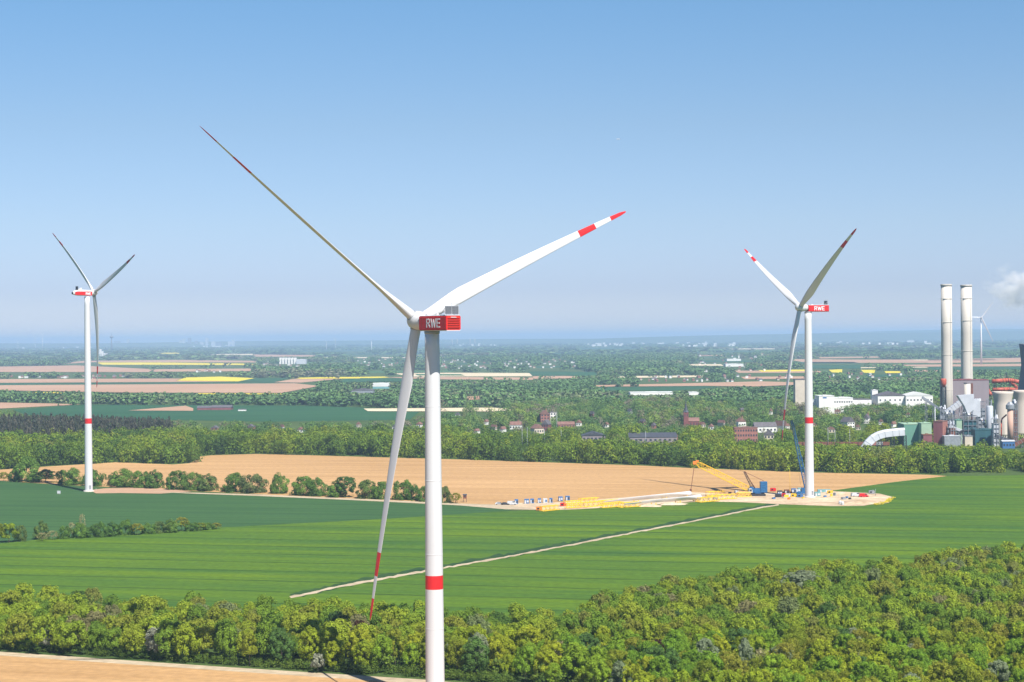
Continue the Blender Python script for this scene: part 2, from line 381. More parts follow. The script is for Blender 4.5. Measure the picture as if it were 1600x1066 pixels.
field('barley_field', [(-150,746),(0,751.5),(230,769),(400,774),(560,781),(720,789),(790,794),(800,798),(600,811),(350,824),(100,840),(0,849),(-150,853)], 'barley', .07)
field('soil_field', [(-200,1012),(0,1024),(330,1046),(660,1066),(900,1086),(900,1300),(-200,1300)], 'soil', .04)
field('dirt_track', [(-200,1008),(0,1018.5),(330,1041),(660,1062),(900,1084),(900,1091),(660,1069),(330,1047),(0,1024.5),(-200,1013)], 'track', .06)
def ribbon(name, line, w0, w1, m, z, off=0, seed=1, jag=.35):
    g = random.Random(seed); up_, dn_ = [], []; pts = []
    for (xa, ya), (xb, yb) in zip(line, line[1:]):
        n = max(3, int((xb-xa)/7))
        for i in range(n): pts.append((xa + (xb-xa)*i/n, ya + (yb-ya)*i/n))
    pts.append(line[-1])
    for i, (x, y) in enumerate(pts):
        w = (w0 + (w1-w0)*i/len(pts)); c = y + off + g.uniform(-.2, .2)*w
        up_.append((x, c - w*(.5 + g.uniform(-jag, jag)*.5))); dn_.append((x + w, c + w*(.5 + g.uniform(-jag, jag)*.5)))
    return field(name, up_ + dn_[::-1], m, z)
TL = [(452,933.6),(492,925.2),(530,916.2),(600,903.6),(700,886),(780,872),(860,857.4),(930,844.2),(1000,830),(1060,818.6),(1120,806.8),(1160,799),(1192,792.6),(1216,788.6)]
ribbon('grass_verge', TL, 6.5, 3.0, 'verge_dark', .09, -2.6, 4, .6)  # darker green band along the upper side of the track
ribbon('dirt_track', TL, 2.7, 1.5, 'track', .11, 0, 2, .55)
field('site_pad', [(770,789.5),(845,797.5),(900,796),(1000,790),(1060,786),(1100,783.5),(1160,785),(1220,788),(1300,791),(1350,790.5),(1388,783),(1396,777),(1375,771.5),(1300,767.5),(1250,769),(1200,770.5),(1150,773),(1080,769),(940,780),(880,785),(800,786)], 'sandpad', .13)
field('site_pad', [(140,766),(165,763),(215,762),(260,764),(300,768),(250,771.5),(190,770.5),(150,771)], 'soilfar', .13)
field('grass_verge', [(230,768),(400,772.5),(560,779.5),(720,787),(790,789),(850,797),(790,796),(720,790),(560,782),(400,775),(290,771)], 'track', .15)
far = [
 ('crop_field', [(20,640),(130,632.5),(480,634),(660,640),(640,656),(420,659),(200,655),(40,648)], 'cropfar'),
 ('soil_field', [(-60,628),(80,630.5),(128,632),(0,638.5),(-60,640)], 'soilfar'),
 ('soil_field', [(200,641.5),(290,634),(302,638),(302,642)], 'soilfar'),
 ('stubble_field', [(568,638.5),(770,637),(815,640),(770,643),(575,642.5)], 'pale'),
 ('soil_field', [(-60,603),(0,602),(240,600.5),(460,599),(500,603),(440,614),(200,613.5),(0,610),(-60,610)], 'soilfar'),
 ('crop_field', [(-60,599),(0,598.5),(370,597),(470,597),(460,599),(240,600.5),(-60,602.5)], 'cropfar'),
 ('soil_field', [(-60,593),(0,592.5),(285,591.5),(275,595),(370,596.5),(0,598.3)], 'soilfar'),
 ('rapeseed_field', [(276,595),(290,590),(345,588.5),(398,591),(372,596)], 'rape'),
 ('crop_field', [(372,596),(398,591),(455,590.5),(430,597)], 'cropfar'),
 ('soil_field', [(428,597.5),(460,592),(535,592),(470,598)], 'soilfar'),
 ('rapeseed_field', [(455,590.5),(500,589.5),(600,588.5),(612,590),(560,591.5),(470,592)], 'rape'),
 ('rapeseed_field', [(310,614.5),(452,615),(450,616.5),(310,616)], 'rape'),
 ('rapeseed_field', [(42,612.5),(110,613),(110,615),(42,614.5)], 'rape'),
 ('soil_field', [(-60,574),(0,573),(120,571),(240,577),(232,581.5),(0,581.5),(-60,582)], 'soilfar'),
 ('soil_field', [(240,577),(390,576),(400,580),(240,581)], 'soilfar'),
 ('rapeseed_field', [(150,566.5),(250,566.5),(400,568.5),(395,570.5),(160,570)], 'rape'),
 ('soil_field', [(90,569),(130,564),(280,562.5),(400,564),(400,566.5),(150,566)], 'soilfar'),
 ('soil_field', [(395,554),(495,555),(488,557.5),(400,557.5)], 'soilfar'),
 ('stubble_field', [(500,558),(700,558.5),(700,560),(500,559.5)], 'pale'),
 ('crop_field', [(540,592),(640,591),(640,596),(530,597)], 'cropfar'),
 ('stubble_field', [(615,583.5),(700,582.5),(828,583),(832,588),(640,588.5)], 'pale'),
 ('soil_field', [(600,589.5),(700,589),(835,590),(832,593.5),(700,593),(640,591.5)], 'soilfar'),
 ('soil_field', [(832,588),(882,587.5),(930,589),(880,591.5),(835,592)], 'soilfar'),
 ('crop_field', [(825,580.5),(935,581.5),(930,587),(832,587.5)], 'cropfar'),
 ('soil_field', [(930,602),(1050,599.5),(1190,596),(1300,599),(1180,604),(1100,603),(932,604.5)], 'soilfar'),
 ('crop_field', [(932,605),(1100,603.5),(1130,605),(1050,610.5),(935,610)], 'cropfar'),
 ('soil_field', [(1228,561),(1320,562),(1450,562),(1450,567),(1260,567)], 'soilfar'),
 ('soil_field', [(1450,562),(1600,559),(1680,559),(1680,565),(1450,567.5)], 'soilfar'),
 ('soil_field', [(1350,570.5),(1600,568.5),(1680,568),(1680,572),(1450,573)], 'soilfar'),
 ('crop_field', [(1260,571),(1345,570),(1345,576),(1270,576)], 'cropfar'),
 ('crop_field', [(1450,574),(1680,573),(1680,577),(1450,578)], 'cropfar'),
 ('rapeseed_field', [(1185,578.5),(1258,577.5),(1258,580),(1190,581)], 'rape'),
 ('rapeseed_field', [(1295,578),(1316,577),(1316,582.5),(1300,582)], 'rape'),
 ('rapeseed_field', [(1345,578),(1368,578),(1366,583),(1350,582.5)], 'rape'),
 ('rapeseed_field', [(1382,580),(1407,580),(1407,583),(1384,583)], 'rape'),
 ('stubble_field', [(880,616),(913,616),(913,618),(880,618)], 'pale'),
 ('soil_field', [(728,620),(752,618.5),(750,624),(730,625)], 'soilfar'),
 ('stubble_field', [(247,551.5),(282,551),(282,553),(247,553)], 'rape'),
 ('soil_field', [(1090,555),(1130,554.5),(1130,556),(1090,556.5)], 'soilfar'),
 ('stubble_field', [(330,553.5),(395,553),(395,555),(330,555)], 'pale'),
]
M['cropfar2'] = field_mat('far_light_green_crop', (.055,.125,.045), (.075,.155,.05), R(4), streak=.1, patch=.003, scale_v=.03, along=.002)
g_ = random.Random(5); taken = []
for k in range(70):
    x, y = g_.uniform(520, 1640), g_.uniform(543, 592); L_, t_ = g_.uniform(40, 170), g_.uniform(.6, 1.7)*(1 + (y-543)/40)
    if y > 573 and 690 < x < 1000: continue
    if any(abs(x-a_) < (L_+l_)*.55 and abs(y-b_) < 4 for a_, b_, l_ in taken): continue
    taken.append((x, y, L_)); dy = g_.uniform(-1.2, .3); far.append(('crop_field', [(x-L_*.5, y), (x+L_*.42, y+dy), (x+L_*.5, y+dy+t_), (x-L_*.44, y+t_*1.1)], g_.choice(['cropfar2', 'cropfar2', 'cropfar', 'pale', 'soilfar', 'cropfar'])))
for i, (n, p, m) in enumerate(far): field(n, p, m, .2 + .12*(i % 5))

# ------------------------------------------------------------------ distant hills
def ridge(x0, x1, y, htop, seed, depth=2500):
    g = np.random.default_rng(seed); n = 90
    d = G(800, y + (eye(800) - eye(800))).y
    xs = np.linspace(x0, x1, n); prof = np.zeros(n)
    for k in range(1, 7): prof += np.sin(np.linspace(0, 3.1*k*1.7, n) + g.uniform(0, 6.28))/k
    prof = (prof - prof.min())/(prof.max() - prof.min())
    env = np.clip(np.minimum(np.linspace(0, 3, n), np.linspace(5, 0, n) + .6), 0, 1)
    hs = htop*(.55 + .45*prof)*env
    b = MB(); vs = []
    for r, (dy, k) in enumerate(((0, -.02), (700, .55), (1500, .9), (depth, 1.0), (depth*1.8, 0))):
        for x, h in zip(xs, hs): vs.append((x, d + dy, h*k if r else -1))
    b.add(vs, [(r*n+i, r*n+i+1, (r+1)*n+i+1, (r+1)*n+i) for r in range(4) for i in range(n-1)])
    return tag(b.build('hills', M['meadow'], None, None, True), kind='structure')
ridge(-1500, 16000, 539.0, 138, 3); ridge(-14000, 4000, 538.0, 74, 5); ridge(1500, 14000, 537.0, 158, 9)

# ------------------------------------------------------------------ wind turbines
GLYPH = {'R': [[(0,0),(0,1)],[(0,1),(.42,1),(.58,.88),(.58,.62),(.42,.5),(0,.5)],[(.30,.5),(.62,0)]],
         'W': [[(0,1),(.24,0),(.48,.92),(.72,0),(.96,1)]],
         'E': [[(.55,1),(0,1),(0,0),(.55,0)],[(0,.5),(.48,.5)]]}
def letters(b, txt, c, ux, uz, un, h, wid, gap=.26):
    """stroked capitals standing proud of a panel; c is the middle of the word"""
    adv = {'R': .62, 'W': .96, 'E': .55}; tot = sum(adv[t] for t in txt) + gap*(len(txt)-1); x = -tot/2
    ux, uz, un = Vector(ux), Vector(uz), Vector(un); c = Vector(c); k = 0
    for t in txt:
        for st in GLYPH[t]:
            for p, q in zip(st, st[1:]):
                P, Q = Vector(p), Vector(q); d = (Q-P).normalized(); nn = Vector((-d.y, d.x))*wid/2; e = d*wid*.42
                poly = [P-e-nn, Q+e-nn, Q+e+nn, P-e+nn]
                b.prism([((x+v.x)*h, (v.y-.5)*h) for v in poly], ux, uz, un, c, .05 + .004*(k % 5)); k += 1
        x += adv[t] + gap
def blade(root, tip, axis, pitch, bend, mats, parent, rootr=1.25, chord=4.1):
    """a tapered, twisted aerofoil between root and tip with red warning bands"""
    root, tip, axis = Vector(root), Vector(tip), Vector(axis); L = (tip-root).length; d = (tip-root)/L
    tg = axis.cross(d).normalized(); ax = d.cross(tg).normalized()
    st = sorted(set([0, .02, .05, .08, .12, .16, .2, .25, .3, .36, .43, .5, .57, .64, .71, .77, .81, .85, .89, .925, .95, .97, .985, .995, 1]))
    b = MB(); n = 20; rows = []
    for s in st:
        cmax = chord*L/75
        if s < .2: k = s/.2; k = k*k*(3-2*k); ch = 2*rootr*(1-k) + cmax*k; th = 2*rootr*(1-k) + cmax*.30*k
        else:
            k = (s-.2)/.8; ch = cmax*(1-k)**.9*.80 + cmax*.20; th = ch*(.30 - .15*min(1, k*1.6))
            if s > .97: q = max(0, 1-(s-.97)/.03); ch *= .25 + .75*q**.5; th *= .3 + .7*q**.5
        tw = pitch - R(15)*max(0, 1-s*1.6)
        cd = tg*math.cos(tw) + ax*math.sin(tw); td = d.cross(cd)
        c = root + d*(L*s) + ax*(bend*4*s*(1-s)) 
        row = []
        kk = min(1, s/.2)
        for i in range(n):
            t = 2*math.pi*i/n; x = math.cos(t); y = math.sin(t)
            af = 1 - kk*.55*(1-x)/2 if True else 1        # fuller leading edge, thinner trailing edge
            row.append(c + cd*(x*ch/2 - ch*.12*kk) + td*(y*th/2*af))
        rows.append(row)
    vs = [p for r in rows for p in r]
    fs, ms = [], []
    for j in range(len(st)-1):
        mid = (st[j]+st[j+1])/2; m = 1 if (mid > .925 or .77 < mid < .85) else 0
        for i in range(n):
            b.add([], [])
            fs.append((j*n+i, j*n+(i+1) % n, (j+1)*n+(i+1) % n, (j+1)*n+i)); ms.append(m)
    b.v = [tuple(p) for p in vs]; b.f = fs + [tuple(reversed(range(n))), tuple(range(len(vs)-n, len(vs)))]; b.m = ms + [0, 1]
    o = b.build('blade', mats, parent, None, True)
    bm_fix(o); return o
def bm_fix(o):
    import bmesh
    bm = bmesh.new(); bm.from_mesh(o.data); bmesh.ops.recalc_face_normals(bm, faces=bm.faces); bm.to_mesh(o.data); bm.free()
def turbine(label, hub, tips, D, yaw, tilt, cone, Rb, pitches, toward, kind, band, r_bot, r_top, bend=1.2, group=None, off=None):
    yaw, tilt = R(yaw), R(tilt)
    a = Vector((math.sin(yaw)*math.cos(tilt), math.cos(yaw)*math.cos(tilt), math.sin(tilt)))   # out of the rotor
    ah = Vector((math.sin(yaw), math.cos(yaw), 0)); bs = Vector((math.cos(yaw), -math.sin(yaw), 0)); up = Vector((0, 0, 1))
    H = at(*hub, D); off = off or (7.0 if kind == 'box' else 4.6)
    T = H - ah*off; base = Vector((T.x, T.y, 0)); top = H.z - (2.5 if kind == 'box' else 2.1) - .5
    t = thing('wind_turbine', label, 'wind turbine', base, 0, group)
    L = lambda p: Vector(p) - base
    # tower in tapering sections with flange rings
    b = MB(); prof, ms = [], []; zs = [0, .25]; n = 26
    cuts = sorted(set([0, .3] + [top*k/n for k in range(1, n+1)] + list(band)))
    for z in cuts: prof.append((r_bot + (r_top-r_bot)*min(1, z/top)**1.15, z))
    for z0, z1 in zip(cuts, cuts[1:]): ms.append(1 if band[0]-.01 <= z0 and z1 <= band[1]+.01 else 0)
    tw = b.lathe(prof, n=48, ms=ms).build('tower', [M['white'], M['red']], t, None, True)
    for k in range(1, 5):
        z = top*k/5; r = r_bot + (r_top-r_bot)*(z/top)**1.15; b = MB()
        b.lathe([(r+.012, -.10), (r+.035, -.06), (r+.035, .06), (r+.012, .10)], (0, 0, z), 48); b.build('flange_ring', M['white'], tw, None, True)
    b = MB(); b.lathe([(r_bot+.9, 0), (r_bot+.9, .5), (r_bot+.3, .7), (r_bot+.3, .75)], n=32); b.build('foundation', M['concrete'], t)
    b = MB(); dr = Vector((.5, -.86, 0)).normalized(); sx = Vector((.86, .5, 0))
    b.prism([(-.6, 1.6), (.6, 1.6), (.6, 3.9), (-.6, 3.9)], sx, up, dr, dr*(r_bot-.15), .25); b.build('door', M['steel'], t)
    # hub
    c = L(H); b = MB(); k = 1.0 if kind == 'box' else .8
    b.lathe([(1.75*k, -4.3*k), (2.0*k, -3.2*k), (2.05*k, -2.4*k), (2.3*k, -1.9*k), (2.42*k, -.8*k), (2.40*k, .5*k), (2.15*k, 1.5*k), (1.6*k, 2.3*k), (.8*k, 2.75*k), (.1*k, 2.85*k)], c, 32, 0, a)
    hb = b.build('hub', M['white'], t, None, True)
    # blades
    for tp, pt in zip(tips, pitches):
        r = ray(*tp); o = Vector((0, 0, CAMH)); lam = (a.dot(H - o) + Rb*math.sin(R(cone)))/a.dot(r)
        P = o + r*lam; d = (P-H).normalized()
        blade(L(H + d*1.2), L(P), a, R(pt), bend, [M['white'], M['red']], t, 1.3 if kind == 'box' else 1.0, 4.2 if kind == 'box' else 4.5)
        b = MB(); rr = (1.42 if kind == 'box' else 1.1)
        b.tube(L(H + d*1.1), L(H + d*2.35), rr, rr, 28); b.build('blade_collar', M['steel'], hb, None, True)
    # nacelle
    rear = -ah; un = -bs if toward < 0 else bs                     # un: side panel that faces the camera
    if kind == 'box':
        c0 = L(H - ah*4.3); c0.z = L(H).z - .75; W, Hh, Ln = 4.2, 3.55, 12.6
        ch = .28; sec = [(-W/2+ch, -Hh/2), (W/2-ch, -Hh/2), (W/2, -Hh/2+ch), (W/2, Hh/2-ch), (W/2-ch, Hh/2), (-W/2+ch, Hh/2), (-W/2, Hh/2-ch), (-W/2, -Hh/2+ch)]
        b = MB(); b.prism(sec, un, up, rear, c0, Ln); nb = b.build('nacelle', M['red'], t); bm_fix(nb)
        b = MB()                                                    # white roof sheet and sill
        b.prism([(-W/2+.1, 0), (W/2-.1, 0), (W/2-.25, .16), (-W/2+.25, .16)], un, up, rear, c0 + up*(Hh/2+.003), Ln+.05); b.build('roof_cover', M['white'], nb)
        b = MB(); b.prism([(-W/2+.2, -.14), (W/2-.2, -.14), (W/2-.05, 0), (-W/2+.05, 0)], un, up, rear, c0 - up*(Hh/2+.003) , Ln+.05); b.build('floor_cover', M['white'], nb)
        cr = c0 + rear*Ln; b = MB()
        b.prism([(-W/2+.3, -Hh/2+.25), (W/2-.3, -Hh/2+.25), (W/2-.3, Hh/2-.2), (-W/2+.3, Hh/2-.2)], un, up, rear, cr, .06)
        rp = b.build('rear_panel', M['red_bright'], nb)
        for j in range(5):
            b = MB(); b.prism([(-W/2+.4, 0), (W/2-.4, 0), (W/2-.4, .13), (-W/2+.4, .13)], un, up, rear, cr + rear*.05 + up*(-1.2 + j*.56), .22); b.build('louvre', M['red_dark'], rp)
        b = MB(); b.prism([(-.8, 0), (.8, 0), (.8, .16), (-.8, .16)], un, up, rear, cr + rear*.06 + up*(Hh/2-.5), .08); b.build('hatch_light', M['white'], rp)
        for j in (.10, .90):
            b = MB(); b.prism([(-.03, -Hh/2+.3), (.03, -Hh/2+.3), (.03, Hh/2-.3), (-.03, Hh/2-.3)], rear, up, un, c0 + rear*Ln*j + un*W/2, .012); b.build('panel_seam', M['rust'], nb)
        ux = rear if un.dot(-bs) > 0 else -rear
        b = MB(); letters(b, 'RWE', c0 + rear*(Ln*.53) + un*(W/2), (rear if toward < 0 else -rear)*1.2, up, un, 1.9, .17); b.build('lettering', M['letter'], nb)
        b = MB(); letters(b, 'RWE', c0 + rear*(Ln*.50) - un*(W/2), -rear if toward < 0 else rear, up, -un, 2.05, .19); b.build('lettering', M['letter'], nb)
        cb = c0 + rear*(Ln-.7) + up*(Hh/2+.16); b = MB()
        for s_ in (-1, 1): b.prism([(s_*.97-.88, .25), (s_*.97+.88, .25), (s_*.97+.88, 2.1), (s_*.97-.88, 2.1)], un, up, rear, cb - rear*.15, .3)
        cl = b.build('cooler', M['grille'], nb); b = MB()
        for s_ in (-1.95, 0, 1.95): b.tube(cb + un*s_, cb + un*s_ + up*(3.0 if s_ else 2.9), .09, .07, 6)
        for z in (.2, 2.15, 2.75): b.tube(cb - un*1.95 + up*z, cb + un*1.95 + up*z, .06, .06, 6)
        for s_ in (-1.95, 1.95): b.tube(cb + un*s_ + up*1.7, cb + un*s_ - rear*2.0, .06, .06, 6)
        b.build('cooler_frame', M['silver'], cl)
        b = MB(); b.tube(cb - rear*8.5 - un*1.2, cb - rear*8.5 - un*1.2 + up*.5, .3, .3, 10); b.build('roof_vent', M['white'], nb)
        b = MB(); b.tube(cb - rear*9.3 + un*.9, cb - rear*9.3 + un*.9 + up*.35, .8, .8, 12); b.build('roof_hatch', M['white'], nb)
        b = MB(); b.lathe([(r_top+.02, 0), (r_top+.12, .25), (r_top+.12, .75)], (0, 0, top-.4), 32); b.build('yaw_collar', M['steel'], nb, None, True)
    else:
        c0 = L(H - ah*1.9); c0.z = L(H).z - .35; W, Ln = 3.6, 12.2
        prof = [(0, -1.55, 1.55), (1.0, -1.75, 1.75), (7.5, -1.75, 1.95), (9.5, -1.6, 1.7), (11.2, -1.2, 1.25), (12.2, -.7, .75)]
        b = MB(); n = 14; vs = []
        for s_, z0, z1 in prof:
            wk = W/2*(1 if s_ < 8 else 1 - (s_-8)/4.2*.45); zc, zh = (z0+z1)/2, (z1-z0)/2
            for i in range(n):
                t_ = 2*math.pi*(i+.5)/n; x = math.copysign(abs(math.cos(t_))**.45, math.cos(t_)); y = math.copysign(abs(math.sin(t_))**.45, math.sin(t_))
                vs.append(c0 + rear*s_ + un*(wk*x) + up*(zc + zh*y))
        b.add(vs, [(j*n+i, j*n+(i+1) % n, (j+1)*n+(i+1) % n, (j+1)*n+i) for j in range(len(prof)-1) for i in range(n)] + [tuple(range(n)), tuple(range((len(prof)-1)*n, len(prof)*n))])
        nb = b.build('nacelle', M['white'], t); bm_fix(nb)
        b = MB(); b.prism([(.3, -1.6), (11.3, -1.25), (11.2, .45), (9.8, .75), (.3, .75)], rear, up, un, c0 + un*(W/2-.14), .19); b.build('side_stripe', M['red'], nb)
        b = MB(); letters(b, 'RWE', c0 + rear*2.9 - up*.45 + un*(W/2+.055), -rear, up, un, 1.15, .24); b.build('lettering', M['letter'], nb)
        cb = c0 + rear*9.0 + up*1.55; b = MB()
        b.prism([(-1.7, 0), (.5, 0), (.5, 1.5), (-.5, 1.2)], -rear, up, un, cb - un*.9 - rear*2.0, 1.8); b.build('roof_fin', M['white'], nb)
        b = MB(); b.prism([(-1.1, 0), (1.1, 0), (1.1, 2.3), (-1.1, 2.3)], un, up, rear, cb, .6); b.build('cooler', M['dark'], nb)
        b = MB(); b.prism([(-.9, -.9), (.9, -.9), (.9, .3), (-.9, .3)], un, up, rear, c0 + rear*12.15, .12); b.build('rear_vent', M['dark'], nb)
    return t
turbine('largest white wind turbine, in front, red nacelle marked RWE seen from behind at an angle', (652,501), [(312,197),(978,331),(578,970)], 480, -34, 5, 2,
        75, (87, -15, 92), -1, 'box', (28.0, 31.4), 2.36, 1.80, 1.3)
turbine('white wind turbine with red RWE nacelle standing on the sandy crane site', (1250,480), [(1338,357),(1163,389),(1222,688)], 1058.8, -110, 6, 5,
        75, (52, 52, 0), -1, 'box', (40.9, 44.4), 2.5, 1.9, off=5.0)
turbine('white wind turbine with white nacelle, red stripe and dark cooler, beside the hedge row', (147,457), [(211,398),(82,364),(151,606)], 1149, 50.4, 5, .5,
        58, (6, -6, -4), 1, 'round', (40.6, 43.8), 2.35, 1.55)
def small_turbine(label, x, yb, yh, tips, r=1.4, group=None, parts=True):
    B = G(x, yb); s = S(x, yb); d = B.y; H = at(x, yh, d) - B; H.y = 0; H.x = 0
    t = thing('wind_turbine', label, 'wind turbine', B, 0, group); k = H.z/100
    MB().lathe([(r*1.3, 0), (r, H.z*.5), (r*.75, H.z)], n=14).build('tower', M['white'], t, None, True)
    MB().box(H + Vector((0, 1, 1.2)), (3.2*k, 9*k, 3.2*k)).build('nacelle', M['white'], t)
    MB().lathe([(1.6*k, -1), (1.6*k, 1), (.2, 2.6*k)], H + Vector((0, -4.5*k, 1.2)), 12, 0, (0, -1, 0)).build('hub', M['white'], t, None, True)
    for tp in tips:
        P = at(*tp, d - 4.5*k) - B; r0 = H + Vector((0, -4.5*k, 1.2))
        blade(r0, P, Vector((0, -1, 0)), .5, .3, [M['white'], M['white']], t, 1.0*k, 3.4*k*max(1, .9))
    return t
small_turbine('slim white wind turbine just right of the two tall chimneys', 1533.5, 570, 497, [(1553,470),(1552,534),(1511,495)], 2.2)
small_turbine('tiny far wind turbine, leftmost of the three on the city skyline', 28, 548.5, 535, [(24,529),(33,530),(28,544)], 2.6, None)
small_turbine('tiny far wind turbine, middle of the three on the city skyline', 55, 548, 525, [(52,518),(61,522),(55,537)], 2.8, None)
small_turbine('tiny far wind turbine, rightmost of the three on the city skyline, blades raised', 66.5, 548, 526, [(63,518),(73,521),(66,536)], 2.8, None)
small_turbine('tiny far wind turbine, first of the three left of the big tower', 510, 547.5, 535, [(507,530),(515,531),(510,543)], 2.4, None)
small_turbine('tiny far wind turbine, second of the three left of the big tower', 524, 546.5, 531, [(520,526),(529,528),(524,540)], 2.4, None)
small_turbine('tiny far wind turbine, third of the three left of the big tower', 580.5, 550.5, 533, [(577,527),(586,530),(580,544)], 2.6, None)
small_turbine('tiny far wind turbine beside the yellow rapeseed field', 433.5, 587, 580.5, [(431,575),(437,578),(434,586)], 1.2, None)
small_turbine('tiny far wind turbine beyond the yellow rapeseed field', 477, 583.5, 579, [(474,576),(480,577),(477,583)], 1.2, None)

# ------------------------------------------------------------------ buildings
VIS = []                                                            # what must stay in view above the trees
def keep(x0, x1, y0, y1, d): VIS.append((x0, x1, y0, y1, d))
def building(name, label, cat, x0, x1, yb, yt, depth, wall, roof='flat', roofm='gtile', yaw=0, vis=None, win=None, group=None, rh=None, chimney=False, door=False, wall2=None):
    """x0..x1, yb, yt: extent of the walls and roof as surveyed from the photo; depth in metres"""
    xm = (x0+x1)/2; B = G(xm, yb); s = S(xm, yb); Wt = (x1-x0)/s; H = (yb-yt)/s; ya = R(yaw)
    W = max(2, (Wt - depth*abs(math.sin(ya)))/math.cos(ya)); B.y += depth/2
    t = thing(name, label, cat, B, ya, group)
    rh = rh if rh is not None else (min(H*.45, depth*.42) if roof == 'gable' else .5); wh = H - rh
    b = MB(); b.box((0, 0, wh/2), (W, depth, wh))
    wo = b.build('wall', [M[wall]], t)
    if wall2:
        sg = -1 if yaw > 0 else 1
        MB().box((sg*(W/2+.06), 0, wh/2), (.1, depth-.1, wh-.1)).build('gable_wall', M[wall2], t)
    if roof == 'gable':
        if W >= depth: r = MB().gable((0, 0, wh+.01), W, depth, rh)
        else: r = MB().gable((0, 0, wh+.01), depth, W, rh, rz=R(90))
        ro = r.build('roof', M[roofm], t)
    else:
        r = MB().box((0, 0, wh+rh/2+.005), (W+.5, depth+.5, rh)); r.box((0, 0, wh+rh+.3), (W*.3, depth*.3, .6)); ro = r.build('roof', M[roofm], t)
    if chimney: MB().box((W*.22, depth*.12, wh+rh*.8+.6), (.8, .8, rh*.6+1.2)).build('chimney', M['brick'], ro)
    if win:
        nx, nz = win; ww = min(1.8, W/nx*.55); hh = min(1.7, wh/nz*.5)
        for j in range(nz):
            for i in range(nx):
                cx, cz = -W/2 + W*(i+.5)/nx, wh*(j+.5)/nz
                MB().box((cx, -depth/2-.03, cz), (ww, .12, hh)).build('window', M['glass'], t)
    if door: MB().box((W*.1, -depth/2-.04, 1.1), (1.2, .12, 2.2)).build('door', M['rust'], t)
    keep(x0, x1, yt, vis if vis else yb-1, B.y)
    return t
# village beyond the tree belt
building('long_hall', 'long low hall with dark grey roof, left of two, above the tree belt', 'hall', 910, 946, 690, 675, 24, 'mauve', 'gable', 'slate', 0, 685, (6, 1), rh=3.2)
building('long_hall', 'longer dark roofed hall with red brick end, right of two above the belt', 'hall', 983, 1058, 692, 677, 24, 'mauve', 'gable', 'slate', 0, 688, (10, 1), rh=3.4)
building('brick_block', 'red brick annex at right end of the long dark roofed hall', 'building', 1036, 1059, 691, 680, 9, 'brick', 'flat', 'rtile', 0, 688, (4, 2))
building('brick_house', 'tall red brick house with white upper storey among village trees', 'house', 843, 859, 660, 641, 10, 'brick', 'gable', 'rtile', 8, 654, (3, 3), chimney=True)
building('white_extension', 'white flat roofed extension beside tall red brick house', 'house', 858, 869, 659, 644, 9, 'plaster', 'flat', 'gtile', 8, 651, (2, 3))
building('house', 'red roofed village house left of tall brick house', 'house', 796, 816, 671, 659, 10, 'plaster', 'gable', 'rtile', -10, 667, (4, 1), chimney=True)
building('house', 'brown roofed house directly below tall red brick house', 'house', 829, 850, 678, 663, 11, 'plaster2', 'gable', 'rtile', 20, 674, (4, 1))
building('house', 'steep grey roofed house below the white flat extension', 'house', 846, 862, 673, 656, 11, 'brickdark', 'gable', 'gtile', -18, 667, (3, 2))
building('long_house', 'long red roofed house right of tall brick house', 'house', 871, 898, 669, 659, 10, 'brick', 'gable', 'rtile', 4, 666, (6, 1))
building('apartment_block', 'red brick apartment block with rows of windows above tree belt', 'apartment block', 1148, 1184, 692, 668, 12, 'brick', 'flat', 'rtile', 0, 687, (9, 3))
building('house', 'white house with brown roof left of red apartment block', 'house', 1151, 1166, 668, 653, 9, 'plaster', 'gable', 'rtile', 12, 663, (3, 1), chimney=True)
building('house', 'long brown roofed house row above the hanging blade tip', 'house', 1178, 1214, 676, 660, 10, 'plaster', 'gable', 'gtile', 5, 670, (6, 1))
building('house', 'cream house with white eaves right of the red apartment block', 'house', 1194, 1212, 692, 672, 10, 'plaster2', 'gable', 'gtile', -8, 684, (3, 2))
building('house', 'white gabled house between blade tip and right tower', 'house', 1216, 1228, 676, 658, 14, 'plaster', 'gable', 'rtile', 35, 669, (2, 2))
building('house', 'white gabled house with grey roof right of the red ringed tower', 'house', 1316, 1336, 669, 652, 12, 'plaster', 'gable', 'gtile', 25, 663, (3, 2))
building('house', 'white house with large plum roof below white factory', 'house', 1350, 1363, 662, 647, 12, 'plaster', 'gable', 'gtile', -20, 657, (2, 2), chimney=True)
building('high_rise', 'beige windowless high block half hidden behind right tower', 'tower block', 1243, 1260, 640, 593, 16, 'plaster2', 'flat', 'gtile', 0, 629)
building('stair_annex', 'narrow white and brown annex on left of beige high block', 'building', 1242.5, 1249, 638, 601, 6, 'plum', 'flat', 'gtile', 0, 629, (1, 8))
# white factory
t = building('factory_block', 'tall white factory block with small blue emblem on top corner', 'factory', 1280, 1304, 648, 618.5, 30, 'plaster', 'flat', 'paleroof', 0, 636)
s_ = S(1292, 648); MB().box((-2.2, -15.06, 26.5/s_), (6/s_, .2, 2.2/s_)).build('emblem', M['cblue'], t)
building('factory_hall', 'low white factory wing between emblem block and right tower', 'factory', 1268, 1281, 647, 625, 22, 'plaster', 'flat', 'paleroof', 0, 632)
building('factory_hall', 'long white factory hall right of the emblem block', 'factory', 1303, 1333, 646, 621.5, 28, 'plaster', 'flat', 'paleroof', 0, 631, (8, 2))
building('factory_hall', 'low white factory hall with brown roof trim at centre', 'factory', 1333, 1362, 645, 624, 26, 'plaster', 'flat', 'gtile', 0, 631, (7, 1))
building('silo_tower', 'square white tower rising above the white factory halls', 'tower', 1363, 1372, 643, 609.5, 10, 'plaster', 'flat', 'paleroof', 0, 628)
